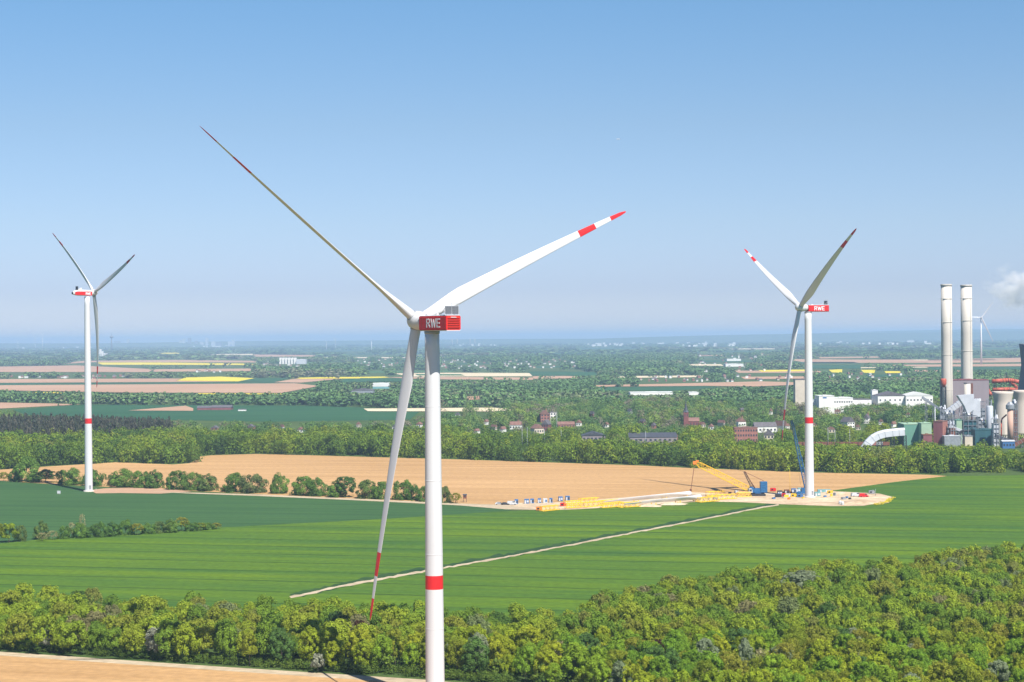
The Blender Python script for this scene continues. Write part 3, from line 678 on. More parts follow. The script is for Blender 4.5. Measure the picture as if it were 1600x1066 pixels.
building('factory_hall', 'white hall with grey roof and arched end, right of white tower', 'factory', 1372, 1418, 645, 612.5, 34, 'plaster', 'gable', 'gtile', 0, 625, (6, 2), rh=4.5)
building('factory_hall', 'rightmost white factory hall with long pale roof', 'factory', 1416, 1458, 645, 613, 34, 'plaster', 'gable', 'paleroof', 0, 631, (8, 2), rh=4.0)
g_ = random.Random(33)
VH = [(745,678,10),(772,672,9),(786,676,10),(905,666,10),(760,664,8),(948,668,9),(1005,664,9),(1022,670,9),(1098,668,9),(1112,672,10),(1128,666,9),(1232,671,9),(1300,676,10),(1272,668,8),(1342,672,9),(1378,664,9),(1398,668,8),(1420,652,9),(655,668,10),(618,672,10),(470,676,10),(440,672,9),(335,673,11),(392,672,12),(715,652,8),(925,652,8),(985,648,7),(1160,645,8),(1205,648,8),(1310,648,8),(560,668,9)]
for k, (x, y, wd) in enumerate(VH):
    wl_, rf = g_.choice([('plaster','rtile'),('plaster','gtile'),('plaster2','rtile'),('brick','gtile'),('plaster','rtile')]); ht = g_.uniform(7.5, 9.5)
    nb_ = {'plaster': 'white', 'plaster2': 'cream', 'brick': 'brick'}[wl_]; rb_ = {'rtile': 'red', 'gtile': 'grey'}[rf]; zn = 'left of the big tower' if x < 670 else 'between big tower and church' if x < 1060 else 'between church and right tower' if x < 1262 else 'right of the right tower'
    building('village_house', 'small %s village house with %s tiled roof among trees %s' % (nb_, rb_, zn), 'house', x-wd/2, x+wd/2, y, y-ht, 9, wl_, 'gable', rf, g_.uniform(-35, 35), y-ht*.35, (2, 1), 'village houses among trees ' + zn)
# church
B = G(1072, 668); s_ = S(1072, 668)
t = thing('church', 'brick village church with tall slate spire above tree tops', 'church', B)
MB().box((0, 0, 7.5), (4.6, 4.6, 15)).build('tower', M['brickdark'], t)
b = MB(); b.lathe([(3.0, 15), (2.1, 16.6), (1.0, 20), (.45, 24), (.05, 27.5)], n=8); b.build('spire', M['slate'], t)
b = MB(); b.box((7.6, 2, 3), (10.4, 7, 6)); b.build('nave', M['brickdark'], t)
MB().gable((7.6, 2, 6.01), 10.4, 7, 3.6).build('roof', M['rtile'], t)
for k in (-1.1, 1.1): MB().box((k, -2.33, 12), (.8, .1, 2.2)).build('louvre_window', M['glass'], t)
for k in range(3): MB().box((4.6+3*k, -1.53, 3.2), (.9, .1, 3)).build('window', M['glass'], t)
keep(1066, 1092, 626, 663, B.y)
# masts and lamps in the village
def mast(label, x, yb, yt, r=.12, m='silver', head=0, cat='mast', group=None):
    B = G(x, yb); h = (yb-yt)/S(x, yb); t = thing('lamp_mast' if head else 'mast', label, cat, B, 0, group)
    MB().lathe([(r*1.4, 0), (r, h*.5), (r*.7, h)], n=8).build('pole', M[m], t, None, True)
    if head: MB().box((0, 0, h+.15), (head, .5, .4)).build('lamp_head', M['dark'], t)
    keep(x-1, x+1, yt, yb-8, B.y); return t
mast('tall pale flood lamp mast right of brick house', 870.3, 672, 643, .2, 'cwhite', 1.8, 'lamp mast')
for k, (x, yt) in enumerate(((816, 664), (824, 668), (851, 671), (877, 672), (1009, 674), (1294, 668), (1305, 672), (1328, 671))):
    mast('thin grey catenary mast rising from the tree belt', x, 698, yt, .13, 'silver', 0, 'mast', 'thin masts along the railway behind the belt')
# goods wagons on the railway behind the belt
wag = None
for k in range(15):
    x = 1250 + k*9.6; B = G(x, 697.5)
    if wag is None:
        wag = thing('goods_wagon', 'x', 'wagon', B, 0); MB().box((0, 0, 2.2), (5.4, 2.8, 2.6)).build('body', M['rust'], wag)
        MB().box((0, 0, .75), (5.2, 2.2, .3)).build('underframe', M['dark'], wag)
        for q in (-1.9, 1.9): MB().tube((q, -1.2, .46), (q, 1.2, .46), .46, None, 12).build('wheelset', M['tyre'], wag)
        o = wag
    else: o = clone(wag, B)
    o['label'] = 'rusty brown goods wagon on the line behind the tree belt'; o['group'] = 'row of goods wagons behind the tree belt'
    if k in (12, 13): o['label'] = 'red and white wagon near the curved white gallery'; o['group'] = 'red wagons near the curved gallery'
    if k in (12, 13):
        for ch in o.children:
            if ch.name.startswith('body'):
                ch.data = ch.data.copy(); ch.data.materials[0] = M['brick'] if k == 12 else M['cwhite']
keep(1246, 1400, 687.5, 693, G(1300, 697).y)

# ------------------------------------------------------------------ power station
def stack(label, x, w, yb, yt):
    B = G(x, yb); s = S(x, yb); h = (yb-yt)/s; r = w/2/s
    t = thing('chimney_stack', label, 'chimney', B, 0)
    sh = MB().lathe([(r*1.10, 0), (r*1.03, h*.3), (r, h*.65), (r*.97, h*.985)], n=40).build('shaft', M['concrete'], t, None, True)
    MB().lathe([(r*.97, h*.985), (r*1.04, h*.986), (r*1.04, h*.999), (r*.85, h), (r*.8, h*.99)], n=40).build('rim', M['concrete_dark'], t, None, True)
    for k in (.28, .52, .74, .9): 
        MB().lathe([(r*1.0, -.25), (r*1.055, -.2), (r*1.055, .2), (r*1.0, .25)], (0, 0, h*k), 40).build('band', M['concrete'], sh, None, True)
    b = MB()
    for q in (-.25, .25): b.tube((q + r*.5, -r*.93, 2), (q + r*.5, -r*.88, h*.98), .07, None, 4)
    for k in range(int(h/2)): b.bar((r*.5-.25, -r*.92, 3+k*1.9), (r*.5+.25, -r*.92, 3+k*1.9), .08)
    b.build('ladder', M['steel'], sh); keep(x-w/2, x+w/2, yt, 640, B.y); return t
stack('tall pale concrete chimney with dark rim, left of the pair', 1480.5, 17, 674, 444)
stack('tall pale concrete chimney with dark rim, right of the pair', 1511.5, 17.5, 661, 445)
P = building
P('boiler_house', 'big mauve grey clad boiler house at foot of the two chimneys', 'power station', 1479, 1546, 672, 593.5, 26, 'mauve', 'flat', 'plum', 0, 640)
B = G(1512, 674); s_ = S(1512, 674)
t = thing('stair_tower', 'pale round stair tower on the front of the mauve boiler house', 'tower', B)
MB().lathe([(2.9, 0), (2.9, 44)], n=28).build('shaft', M['concrete'], t, None, True); MB().lathe([(3.2, 44), (3.2, 44.8)], n=28).build('cap', M['mauve'], t)
MB().box((4.4, 0, 24), (1.4, 1.6, 40)).build('lift_shaft', M['rust'], t)
keep(1506, 1518, 600, 640, B.y)
B = G(1475, 676); t = thing('coal_bunker', 'red round bunker on dark legs left of the boiler house', 'silo', B); s_ = S(1475, 676)
b = MB(); b.lathe([(1.2, 41), (2.6, 44.5), (2.7, 48), (2.2, 49)], n=20); b.build('bin', M['duct'], t, None, True)
for dx in (-1.8, 1.8):
    for dy in (-1.8, 1.8): MB().tube((dx, dy, 0), (dx, dy, 42), .35, None, 8).build('leg', M['dark'], t)
MB().lattice((0, 0, 0), (0, 0, 41), 3.2, 3.2, 12, .16).build('bracing', M['dark'], t); keep(1470, 1481, 592, 640, B.y)
def pipe(name, label, pts, r, yb, m='duct', legs=True, cat='duct'):
    xm = sum(p[0] for p in pts)/len(pts); d = G(xm, yb).y; W = [at(x, y, d + dz) for x, y, dz in pts]; B = Vector((W[0].x, W[0].y, 0))
    t = thing(name, label, cat, B); b = MB(); pp = []
    for i, p in enumerate(W):                                     # rounded elbows
        if 0 < i < len(W)-1:
            a_, c_ = W[i-1], W[i+1]; k1 = min(.45, 2.2*r/(a_-p).length); k2 = min(.45, 2.2*r/(c_-p).length); A_, C_ = p.lerp(a_, k1), p.lerp(c_, k2)
            pp += [A_.lerp(p, q).lerp(p.lerp(C_, q), q) for q in (0, .25, .5, .75, 1)]
        else: pp.append(p)
    for p, q in zip(pp, pp[1:]): b.tube(p-B, q-B, r, r, 20)
    b.build('pipe', M[m], t, None, True); b = MB()
    for p, q in zip(W, W[1:]):
        for k in (.2, .6, .9):
            c = p.lerp(q, k) - B; dd = (q-p).normalized(); b.tube(c-dd*.3, c+dd*.3, r*1.07, None, 20)
    b.build('flange', M['rust'], t)
    if legs:
        for k in (.1, .5, .9):
            i = min(len(W)-2, int(k*(len(W)-1))); p = W[i].lerp(W[i+1], k*(len(W)-1)-i) - B
            if p.z > r + 2: MB().lattice((p.x, p.y, 0), (p.x, p.y, p.z-r-.1), 1.8, 1.4, 8, .14).build('support', M['dark'], t)
    keep(min(p[0] for p in pts), max(p[0] for p in pts), min(p[1] for p in pts)-3, max(p[1] for p in pts)+3, d); return t
pipe('flue_duct', 'thick red flue duct, topmost, running towards the cooling tower', [(1550,596,0),(1578,594,0),(1606,600,10)], 2.0, 668)
pipe('flue_duct', 'red flue duct with upward elbow right of the boiler house', [(1549,618,0),(1543,609,0),(1543,601,0)], 1.8, 668)
pipe('flue_duct', 'red flue duct, lower horizontal run behind pale cooling towers', [(1551,609,4),(1580,608,4),(1608,613,4)], 1.7, 669)
pipe('flue_duct', 'short red flue duct dipping between two pale cooling towers', [(1574,593,6),(1590,606,6),(1590,622,6)], 1.6, 667, legs=False)
def ctower(label, x, wt, wn, wb, yb, yt, m):
    B = G(x, yb); s = S(x, yb); h = (yb-yt)/s; b = MB(); t = thing('cooling_tower', label, 'cooling tower', B); pr = []
    for k in range(21):
        q = k/20; r = (wb + (wn-wb)*(q/.75)**.8 if q < .75 else wn + (wt-wn)*((q-.75)/.25)**1.4)/2/s; pr.append((r, h*(.07 + .93*q)))
    b.lathe(pr + [(pr[-1][0]*.96, h), (pr[-2][0]*.95, h*.93)], n=56); b.build('shell', M[m], t, None, True)
    b = MB(); rr = pr[0][0]
    for k in range(28):
        a0, a1 = 2*math.pi*k/28, 2*math.pi*(k+.5)/28; p = Vector((math.cos(a1)*rr, math.sin(a1)*rr, h*.07))
        for a_ in (a0, a0 + 2*math.pi/28): b.tube((math.cos(a_)*rr*1.04, math.sin(a_)*rr*1.04, 0), p, .3, None, 5)
    b.build('column_ring', M['concrete'], t); keep(x-wt/2, x+wt/2, yt, yb-12, B.y); return t
ctower('tall dark hyperbolic cooling tower cut by the right picture edge', 1640, 90, 84, 118, 680, 537, 'ctower_dark')
ctower('squat pale cooling tower with flared rim beside the silos', 1567.5, 33, 27, 31, 686, 612, 'ctower')
ctower('squat pale cooling tower half cut by the right picture edge', 1599, 34, 28, 32, 684, 610, 'ctower')
def gallery(label, p0, p1, yb, wd, ht, m='silver', legs=3, dz=(0, 0)):
    d = G((p0[0]+p1[0])/2, yb).y; A, C = at(*p0, d+dz[0]), at(*p1, d+dz[1]); B = Vector((A.x, A.y, 0)); t = thing('conveyor_gallery', label, 'conveyor', B)
    a, c = A-B, C-B; dr = (c-a).normalized(); sd_ = dr.cross(Vector((0,0,1))).normalized(); up = sd_.cross(dr); L_ = (c-a).length
    MB().prism([(-wd/2,-ht/2),(wd/2,-ht/2),(wd/2,ht/2),(0,ht*.62),(-wd/2,ht/2)], sd_, up, dr, a, L_).build('enclosure', M[m], t)
    b = MB()
    for k in range(1, int(L_/3)): 
        q = a + dr*(k*3); b.prism([(-wd/2-.06,-ht/2-.06),(wd/2+.06,-ht/2-.06),(wd/2+.06,ht/2+.04),(0,ht*.66),(-wd/2-.06,ht/2+.04)], sd_, up, dr, q, .25)
    b.build('rib', M['steel'], t)
    for k in range(legs):
        q = a.lerp(c, (k+.5)/legs)
        if q.z > 3: MB().lattice((q.x, q.y, 0), (q.x, q.y, q.z-ht/2-.2), wd*.8, wd*.6, max(3, int(q.z/3)), .14).build('trestle', M['steel'], t)
    keep(min(p0[0],p1[0]), max(p0[0],p1[0]), min(p0[1],p1[1])-3, max(p0[1],p1[1])+4, d); return t
gallery('wide white inclined gallery climbing to the white head house', (1478,646), (1513,620), 688, 6.5, 4.2, 'silver', 3)
gallery('thin grey inclined conveyor running down from white factory to red block', (1441,621), (1476,645), 682, 2.4, 2.0, 'steel', 3)
gallery('pale inclined conveyor right of the red clad block', (1483,666), (1504,674), 694, 2.6, 2.0, 'silver', 2)
gallery('dark short conveyor crossing low beside teal building', (1492,680), (1506,673), 695, 2.2, 1.8, 'dark', 2)
gallery('dark roofed sloping conveyor at right edge below pink column', (1555,681), (1578,689), 699, 4, 2.2, 'slate', 2)
gallery('brown sloping conveyor leaving the picture at lower right', (1580,699), (1606,684), 700, 5, 2.2, 'rust', 2)
B = G(1508, 690); s_ = S(1508, 690); t = thing('head_house', 'white angular head house at top of the inclined gallery', 'building', B)
z0, z1 = (690-640)/s_, (690-616)/s_
b = MB(); b.prism([(-6.5, z1-1), (6.8, z1), (6.8, z0), (1.5, z0-4), (-1, z0+3)], (1,0,0), (0,0,1), (0,1,0), (0,-4,0), 8); b.build('cladding', M['silver'], t); 
for dx in (-.5, 6):
    for dy in (-3, 3): MB().tube((dx, dy, 0), (dx, dy, z0), .4, None, 8).build('leg', M['steel'], t)
MB().prism([(-3.4, 0), (3.2, 0), (3.2, 12), (0.5, 15), (-3.4, 14)], (1,0,0), (0,0,1), (0,1,0), (9.2, -3, z0-6), 6).build('hopper', M['silver'], t)
keep(1493, 1526, 612, 660, B.y)
def steelblock(name, label, x0, x1, yb, yt, m, d=10, tops=True):
    """plant block: clad core inside an open steel frame with platforms and pipework"""
    xm = (x0+x1)/2; B = G(xm, yb); s = S(xm, yb); W, H = (x1-x0)/s, (yb-yt)/s; t = thing(name, label, 'plant block', B + Vector((0, d/2, 0)))
    MB().box((0, 0, H*.42), (W*.86, d*.86, H*.84)).build('core', M[m], t)
    b = MB(); nx = max(2, int(W/3)); nz = max(2, int(H/3.6))
    for i in range(nx+1):
        for y in (-d/2, d/2): b.box((-W/2 + W*i/nx, y, H/2), (.28, .28, H))
    for j in range(1, nz+1):
        for y in (-d/2, d/2): b.box((0, y, H*j/nz - .15), (W, .24, .24))
        if j % 2 == 0:
            for i in range(nx): b.bar((-W/2 + W*i/nx, -d/2, H*(j-1)/nz), (-W/2 + W*(i+1)/nx, -d/2, H*j/nz), .15)
    b.build('frame', M['steel'], t)
    b = MB()
    for j in range(1, nz+1): b.box((0, 0, H*j/nz), (W*.99, d*.99, .14))
    b.build('platform', M['dark'], t)
    if tops:
        g = random.Random(x0); b = MB()
        for k in range(5):
            x = g.uniform(-W*.4, W*.4); h = g.uniform(1, 3.5); b.tube((x, g.uniform(-d*.3, d*.3), H), (x, 0, H+h), g.uniform(.3, .9), None, 12)
        b.build('vent', M['silver'], t)
    keep(x0, x1, yt, yb-4, B.y); return t
steelblock('pump_block', 'dark teal tall block in steel frame below the white head house', 1506, 1528, 694, 650, 'tealdark', 12)
steelblock('pump_block', 'grey framed block with white pipes left of the silos', 1479, 1496, 690, 648, 'steel', 10)
steelblock('filter_block', 'blue grey framed filter block with round vents on top', 1529, 1541, 690, 628, 'steel', 9)
steelblock('filter_block', 'slim dark framed tower right of the pink column', 1584.5, 1591, 696, 631, 'rust', 6)
P('base_building', 'low dark teal building at foot of the white silo', 'building', 1524, 1553, 696, 671, 14, 'tealdark', 'flat', 'tealdark', 0, 690)
P('base_building', 'narrow pale green block at right end of dark teal building', 'building', 1551, 1558, 696, 670.5, 10, 'greenpale', 'flat', 'green', 0, 690)
P('base_building', 'pale green block between grey framed block and teal tower', 'building', 1495, 1504, 694, 656, 9, 'greenpale', 'flat', 'green', 0, 676)
P('sand_box', 'small cream container building before the dark teal block', 'building', 1508, 1520, 697, 681, 6, 'plaster2', 'flat', 'steel', 0, 692)
P('clad_block', 'plum and red clad block with ribbed walls at plant left', 'building', 1460, 1485, 697, 658, 12, 'plum', 'flat', 'rtile', -32, 690, wall2='brick')
P('low_shed', 'long low grey shed in front of plum red block', 'building', 1476, 1501, 698, 681, 8, 'steel', 'flat', 'silver', 0, 691)
P('green_hall', 'large grey green windowless hall at end of the curved white gallery', 'hall', 1413, 1442, 696, 662.5, 26, 'green', 'flat', 'greenpale', 0, 681)
P('green_hall', 'pale green block joined to right of the grey green hall', 'hall', 1440, 1456, 697, 661, 14, 'greenpale', 'flat', 'greenpale', 0, 685)
P('plum_shed', 'small plum shed between green hall and red block', 'building', 1443, 1457, 698, 679, 9, 'plum', 'flat', 'rust', 0, 688)
P('cabin', 'blue cabin on stilts below the pink column', 'cabin', 1567, 1586, 701, 688, 8, 'cblue', 'gable', 'silver', 0, 698, (4, 1), rh=1)
B = G(1547, 692); t = thing('silo', 'white cylindrical silo with grey framed top beside pale cooling tower', 'silo', B); s_ = S(1547, 692); h = (692-634)/s_
MB().lathe([(2.5, h*.25), (2.7, h*.3), (2.7, h*.97), (2.2, h)], n=28).build('shell', M['silver'], t, None, True)
MB().lathe([(1.1, h*.02), (2.5, h*.25)], n=28).build('cone', M['steel'], t)
for k in range(6):
    a_ = k*1.047; MB().tube((2.3*math.cos(a_), 2.3*math.sin(a_), 0), (2.3*math.cos(a_), 2.3*math.sin(a_), h*.3), .2, None, 8).build('leg', M['steel'], t)
b = MB(); b.lattice((-1.5, 0, h), (-1.5, 0, h+6), 1.6, 1.6, 3, .12); b.tube((1, 0, h), (1.6, 0, h+5), .7, .5, 10); b.bar((-2.5, 0, h+5.5), (2.5, 0, h+2), .4); b.build('top_works', M['steel'], t)
keep(1541, 1553, 622, 672, B.y)
B = G(1579, 698); t = thing('column', 'pink ribbed absorber column with grey collar on top', 'column', B); s_ = S(1579, 698); h = (698-640)/s_
MB().lathe([(2.3, h*.12), (2.3, h)], n=28).build('shell', M['pinkcol'], t, None, True); MB().lathe([(3.0, 0), (3.0, h*.08), (2.4, h*.12)], n=28).build('base', M['rust'], t)
MB().lathe([(2.35, h), (3.4, h+.5), (3.4, h+3.5), (2.6, h+4.2), (1.2, h+6)], n=20).build('collar', M['steel'], t)
keep(1573, 1585, 628, 690, B.y)
steelblock('pump_block', 'rust brown framed block with pipes beside plum red block', 1486, 1494, 697, 664, 'rust', 8)
steelblock('filter_block', 'pale framed block between white silo and pale cooling tower', 1553, 1562, 698, 655, 'silver', 8)
steelblock('pump_block', 'dark framed stair block at left foot of the boiler house', 1470, 1479, 690, 640, 'steel', 7)
pipe('pipe', 'thin silver pipe run across the front of teal block', [(1496,668,-8),(1515,668,-8),(1530,676,-8),(1551,676,-8)], .55, 691, 'silver', False, 'pipe')
pipe('pipe', 'thin red pipe rising left of the pink column', [(1565,690,-4),(1565,655,-4),(1573,648,-4)], .6, 697, 'duct', False, 'pipe')
for x_, y_ in ((1489, 634), (1500, 640), (1526, 636), (1556, 640), (1569, 650)): mast('slender steel mast among the plant blocks', x_, 690, y_, .2, 'steel', 0, 'mast', 'slender masts among the plant blocks')
pipe('flue_duct', 'white slanting pipe between framed filter block and silo', [(1533,654,-6),(1541,668,-6)], 1.1, 691, 'silver', False, 'pipe')
mast('thin white mast left of the plum red block', 1461.5, 690, 636, .45, 'cwhite', 0)
mast('thin white mast before the green hall', 1437.5, 697, 681, .3, 'cwhite', 0)
# the curved white conveyor gallery over the railway
d0 = G(1380, 702).y; B = Vector((at(1380, 702, d0).x, d0, 0)); t = thing('conveyor_gallery', 'curved white covered conveyor bridge arching down left of the green hall', 'conveyor', B)
pts = [(1350,703),(1356,692),(1363,685),(1372,680),(1382,677),(1394,675.5),(1404,674.5),(1413,674)]; b = MB(); rows = []
for i, (x, y) in enumerate(pts):
    p = at(x, y, d0 - 3 + i*.9) - B; nx = pts[min(i+1, 7)]; pv_ = pts[max(i-1, 0)]; dv = at(*nx, d0) - at(*pv_, d0); dv.normalize()
    sd_ = Vector((0, 1, 0)); up = sd_.cross(dv) * -1; up = up if up.z > 0 or abs(up.z) < .2 else -up
    hh = 3.2 if i else 4.0; rows.append([p + sd_*q[0]*2.6 + up*q[1]*hh for q in ((-1,-1),(1,-1),(1,.4),(.6,.85),(-.6,.85),(-1,.4))])
vs = [q for r in rows for q in r]
b.add(vs, [(j*6+i, j*6+(i+1) % 6, (j+1)*6+(i+1) % 6, (j+1)*6+i) for j in range(7) for i in range(6)] + [tuple(range(6)), tuple(range(42, 48))])
o = b.build('enclosure', M['silver'], t); bm_fix(o)
b = MB()
for r in rows[1:]:
    for p, q in zip(r, r[1:] + r[:1]): b.bar(p*1.0, q*1.0, .3)
b.build('rib', M['steel'], t)
for i in (3, 5, 7):
    c = (rows[i][0]+rows[i][1])/2; MB().lattice((c.x, c.y, 0), (c.x, c.y, max(1.5, c.z)), 3, 2.4, 5, .2).build('trestle', M['dark'], t)
keep(1350, 1414, 668, 696, d0)

# ------------------------------------------------------------------ steam over the plant
sm = bpy.data.materials.new('steam'); sm.use_nodes = True; vn, vl = sm.node_tree.nodes, sm.node_tree.links; vn.remove(vn['Principled BSDF'])
tc = vn.new('ShaderNodeTexCoord'); v = vn.new('ShaderNodeVolumePrincipled'); v.inputs['Color'].default_value = (.93, .93, .95, 1); v.inputs['Anisotropy'].default_value = -.35
n1 = N(vn, 'ShaderNodeTexNoise', Scale=.085, Detail=7.0, Roughness=.62); vl.new(tc.outputs['Object'], n1.inputs['Vector'])
mp = vn.new('ShaderNodeMapping'); mp.inputs['Scale'].default_value = (1/23, 1/23, 1/22); vl.new(tc.outputs['Object'], mp.inputs[0])
ln = N(vn, 'ShaderNodeVectorMath', operation='LENGTH'); vl.new(mp.outputs[0], ln.inputs[0])
fall = math_(vn, vl, 'SUBTRACT', 1.0, ln.outputs['Value'], True)
dd = math_(vn, vl, 'ADD', math_(vn, vl, 'MULTIPLY', math_(vn, vl, 'SUBTRACT', n1.outputs['Fac'], .50), 4.2), math_(vn, vl, 'MULTIPLY', fall, .62))
dd = math_(vn, vl, 'MULTIPLY', math_(vn, vl, 'SUBTRACT', dd, .18, True), math_(vn, vl, 'MULTIPLY', fall, 4.0, True))
vl.new(math_(vn, vl, 'MULTIPLY', dd, .16), v.inputs['Density']); vl.new(v.outputs[0], vn['Material Output'].inputs['Volume'])
B = at(1594, 447, 1600); b = MB()
b.lathe([(2, -22), (15, -19), (22, -8), (24, 4), (20, 15), (10, 21), (2, 23)], n=24); o = b.build('steam_cloud', sm, None, B); o.scale = (1.5, .9, .95); 
tag(o, 'grey white steam cloud drifting in from right picture edge above the plant', 'steam', None, 'stuff')
# airliner
B = at(966, 217.5, 15000); t = thing('airliner', 'tiny white airliner high in the clear sky', 'airplane', B, R(6)); sc_ = 1.0
MB().lathe([(.3, -17), (1.6, -14.5), (1.95, -11), (1.95, 8), (1.2, 14), (.3, 17)], n=14, axis=(-1, 0, .02)).build('fuselage', M['white'], t, None, True)
for sgn in (-1, 1):
    MB().prism([(-3, 1.5*sgn), (2.5, 1.5*sgn), (5.5, 16*sgn), (4, 16*sgn)], (1,0,0), (0,1,0), (0,0,1), (0,0,-.6), .4).build('wing', M['white'], t)
    MB().tube((-1, 5*sgn, -1.6), (2.4, 5*sgn, -1.6), .95, .7, 12).build('engine', M['steel'], t)
    MB().prism([(12.5, 0), (15, 0), (17, 6*sgn), (15.8, 6*sgn)], (1,0,0), (0,1,0), (0,0,1), (0,0,.6), .25).build('tailplane', M['white'], t)
MB().prism([(11.5, 1), (15, 1), (17.5, 7), (15.5, 7)], (1,0,0), (0,0,1), (0,1,0), (0,-.15,0), .3).build('fin', M['cblue'], t)

# ------------------------------------------------------------------ crane site
V = Vector
def local(B, x, y, dz=0, d=None): return at(x, y, d or B.y + dz) - B
B = G(1184, 775); t = thing('crawler_crane', 'crawler crane with blue body and long yellow lattice boom lowered to the left', 'crane', B)
for dy in (-2.6, 2.6):
    b = MB(); b.prism([(-4.2,.5),(-3.6,0),(3.6,0),(4.2,.5),(4.2,1),(3.6,1.5),(-3.6,1.5),(-4.2,1)], (1,0,0), (0,0,1), (0,1,0), (0,dy-.6,.02), 1.2); b.build('track', M['dark'], t)
MB().box((0, 0, 1.3), (3.4, 4.6, 1)).build('undercarriage', M['blue'], t)
b = MB(); b.box((-.6, 0, 3.1), (9.5, 3.6, 2.4)); b.box((-3.5, 0, 4.7), (2, 3, .8)); b.build('superstructure', M['blue'], t)
b = MB(); b.prism([(0,0),(2.0,0),(2.0,2.4),(.5,2.4),(0,1.4)], (-1,0,0), (0,0,1), (0,-1,0), (-3.3,-1.9,2.0), 1.5); cb = b.build('cab', M['cwhite'], t)
MB().box((-4.3, -3.45, 3.4), (1.3, .12, 1.1)).build('cab_window', M['glass'], cb)
b = MB()
for k in range(6): b.box((3.3, 0, 2.5+k*1.0), (3.8, 4.2, .9))
b.build('counterweight', M['blue'], t)
b = MB(); 
for k in range(3): b.box((5.0, 0, 3+k*1.6), (.5, 4.0, 1.2))
b.build('ballast_tray', M['steel'], t)
foot = V((-3.6, 0, 3.2)); tip = local(B, 1087, 723.5, -4)
b = MB(); b.lattice(foot, foot.lerp(tip, .08), .9, 2.2, 2, .16); b.lattice(foot.lerp(tip, .08), foot.lerp(tip, .93), 2.8, 2.8, 14, .20); b.lattice(foot.lerp(tip, .93), tip, 2.3, .9, 2, .15); b.build('boom', M['yellow'], t)
b = MB(); b.box(tip + V((-.5, 0, .1)), (2.0, 1.6, 1.8)); b.box(tip + V((.9, 0, 1.0)), (1.6, 1.4, .9)); b.build('boom_head', M['orange'], t)
af = local(B, 1163, 737, 0); b = MB(); b.lattice(V((-2.4, 0, 4)), af, 1.6, .8, 7, .15); b.build('gantry_mast', M['dark'], t)
b = MB()
for dy in (-1, 1): b.tube(af + V((0, dy*.5, 0)), V((3.4, dy*1.4, 8.4)), .14, None, 5); b.tube(af + V((0, dy*.5, 0)), V((-1.4, dy*1.2, 4.4)), .12, None, 5)
b.build('gantry_stay', M['rust'], t)
b = MB()
for dy in (-.5, .5): b.tube(af + V((0, dy, 0)), tip + V((3, dy, 1.4)), .06, None, 4)
b.build('pendant_line', M['dark'], t)
b = MB(); hk = local(B, 1079.5, 766, -4); b.tube(tip + V((-.6, 0, -.7)), hk, .17, None, 5); b.lathe([(.2, -.8), (.6, -.5), (.6, .5), (.2, .8)], hk, 10); b.build('hook_line', M['rust'], t)
B = G(1257, 774); t = thing('mobile_crane', 'dark blue lattice boom crane standing close behind the right tower', 'crane', B)
MB().box((0, 0, 1.5), (9, 3, 1.3)).build('carrier', M['blue'], t); MB().box((1, 0, 3.2), (5.2, 2.8, 2.1)).build('superstructure', M['blue'], t)
MB().box((-4.6, 0, 2.4), (1.7, 2.6, 1.9)).build('cab', M['cwhite'], t)
for q in (-3.4, -1.8, 1.6, 3.2): MB().tube((q, -1.6, .65), (q, 1.6, .65), .65, None, 14).build('wheelset', M['tyre'], t)
tip2 = local(B, 1237, 657, 0); mid = V((1.2, 0, 3.8)).lerp(tip2, .47)
b = MB(); b.lattice(V((1.2, 0, 3.8)), mid, 1.7, 1.9, 8, .22); b.build('boom', M['blue'], t); b = MB(); b.lattice(mid, tip2, 1.6, .8, 10, .16); b.build('jib', M['blue'], t)
b = MB(); b.tube(tip2, V((-2.2, -.6, 6)), .06, None, 4); b.build('hoist_line', M['dark'], t)
# turbine blades and boom sections laid out
def lying_blade(label, p0, p1, z):
    A, C = G(*p0, z), G(*p1, z); B = V((A.x, A.y, 0)); t = thing('rotor_blade', label, 'turbine blade', B)
    blade(A-B, C-B, V((0, .25, 1)).normalized(), .9, .4, [M['white'], M['white']], t, 1.5, 3.9)
    b = MB(); d = (C-A).normalized(); sd_ = V((-d.y, d.x, 0))
    for k in (.06, .3, .62):
        c = A.lerp(C, k) - B; c.z = 0
        for q in (-1.7, 1.7): b.box((c.x + sd_.x*q, c.y + sd_.y*q, (z-.7)/2 + .02), (.5, .5, z-.7))
        b.box((c.x, c.y, .35), (.6, 4.2, .5))
    b.build('transport_frame', M['yellow'], t)
lying_blade('white rotor blade lying on yellow frames, upper one of the pair', (1078, 771.5), (940, 784.5), 2.2)
lying_blade('white rotor blade lying on yellow frames, lower one beside green crop', (1094, 777), (975, 788), 2.2)
sec = None
for k, (x0, y0, x1, y1) in enumerate(((882,787,908,785.3),(884,790.5,912,788.5),(906,782.8,934,780.8),(912,789,942,786.5),(938,786,968,783.4),(940,790,972,787.5),(968,789.6,1000,787.4),(1092,781.5,1122,779),(1120,777,1150,775.2),(846,795.2,872,792.6),(1104,772,1132,770.5),(1152,773,1174,772.5))):
    A, C = G(x0, y0, 1.5), G(x1, y1, 1.5); d = C-A
    m_ = MB().lattice((0,0,0), d, 2.3, 2.3, 8, .18)
    o = m_.build('boom_section', M['yellow'], None, A); tag(o, 'yellow lattice boom section lying on the sandy strip left of crane', 'boom section', 'yellow boom sections laid out along the strip')
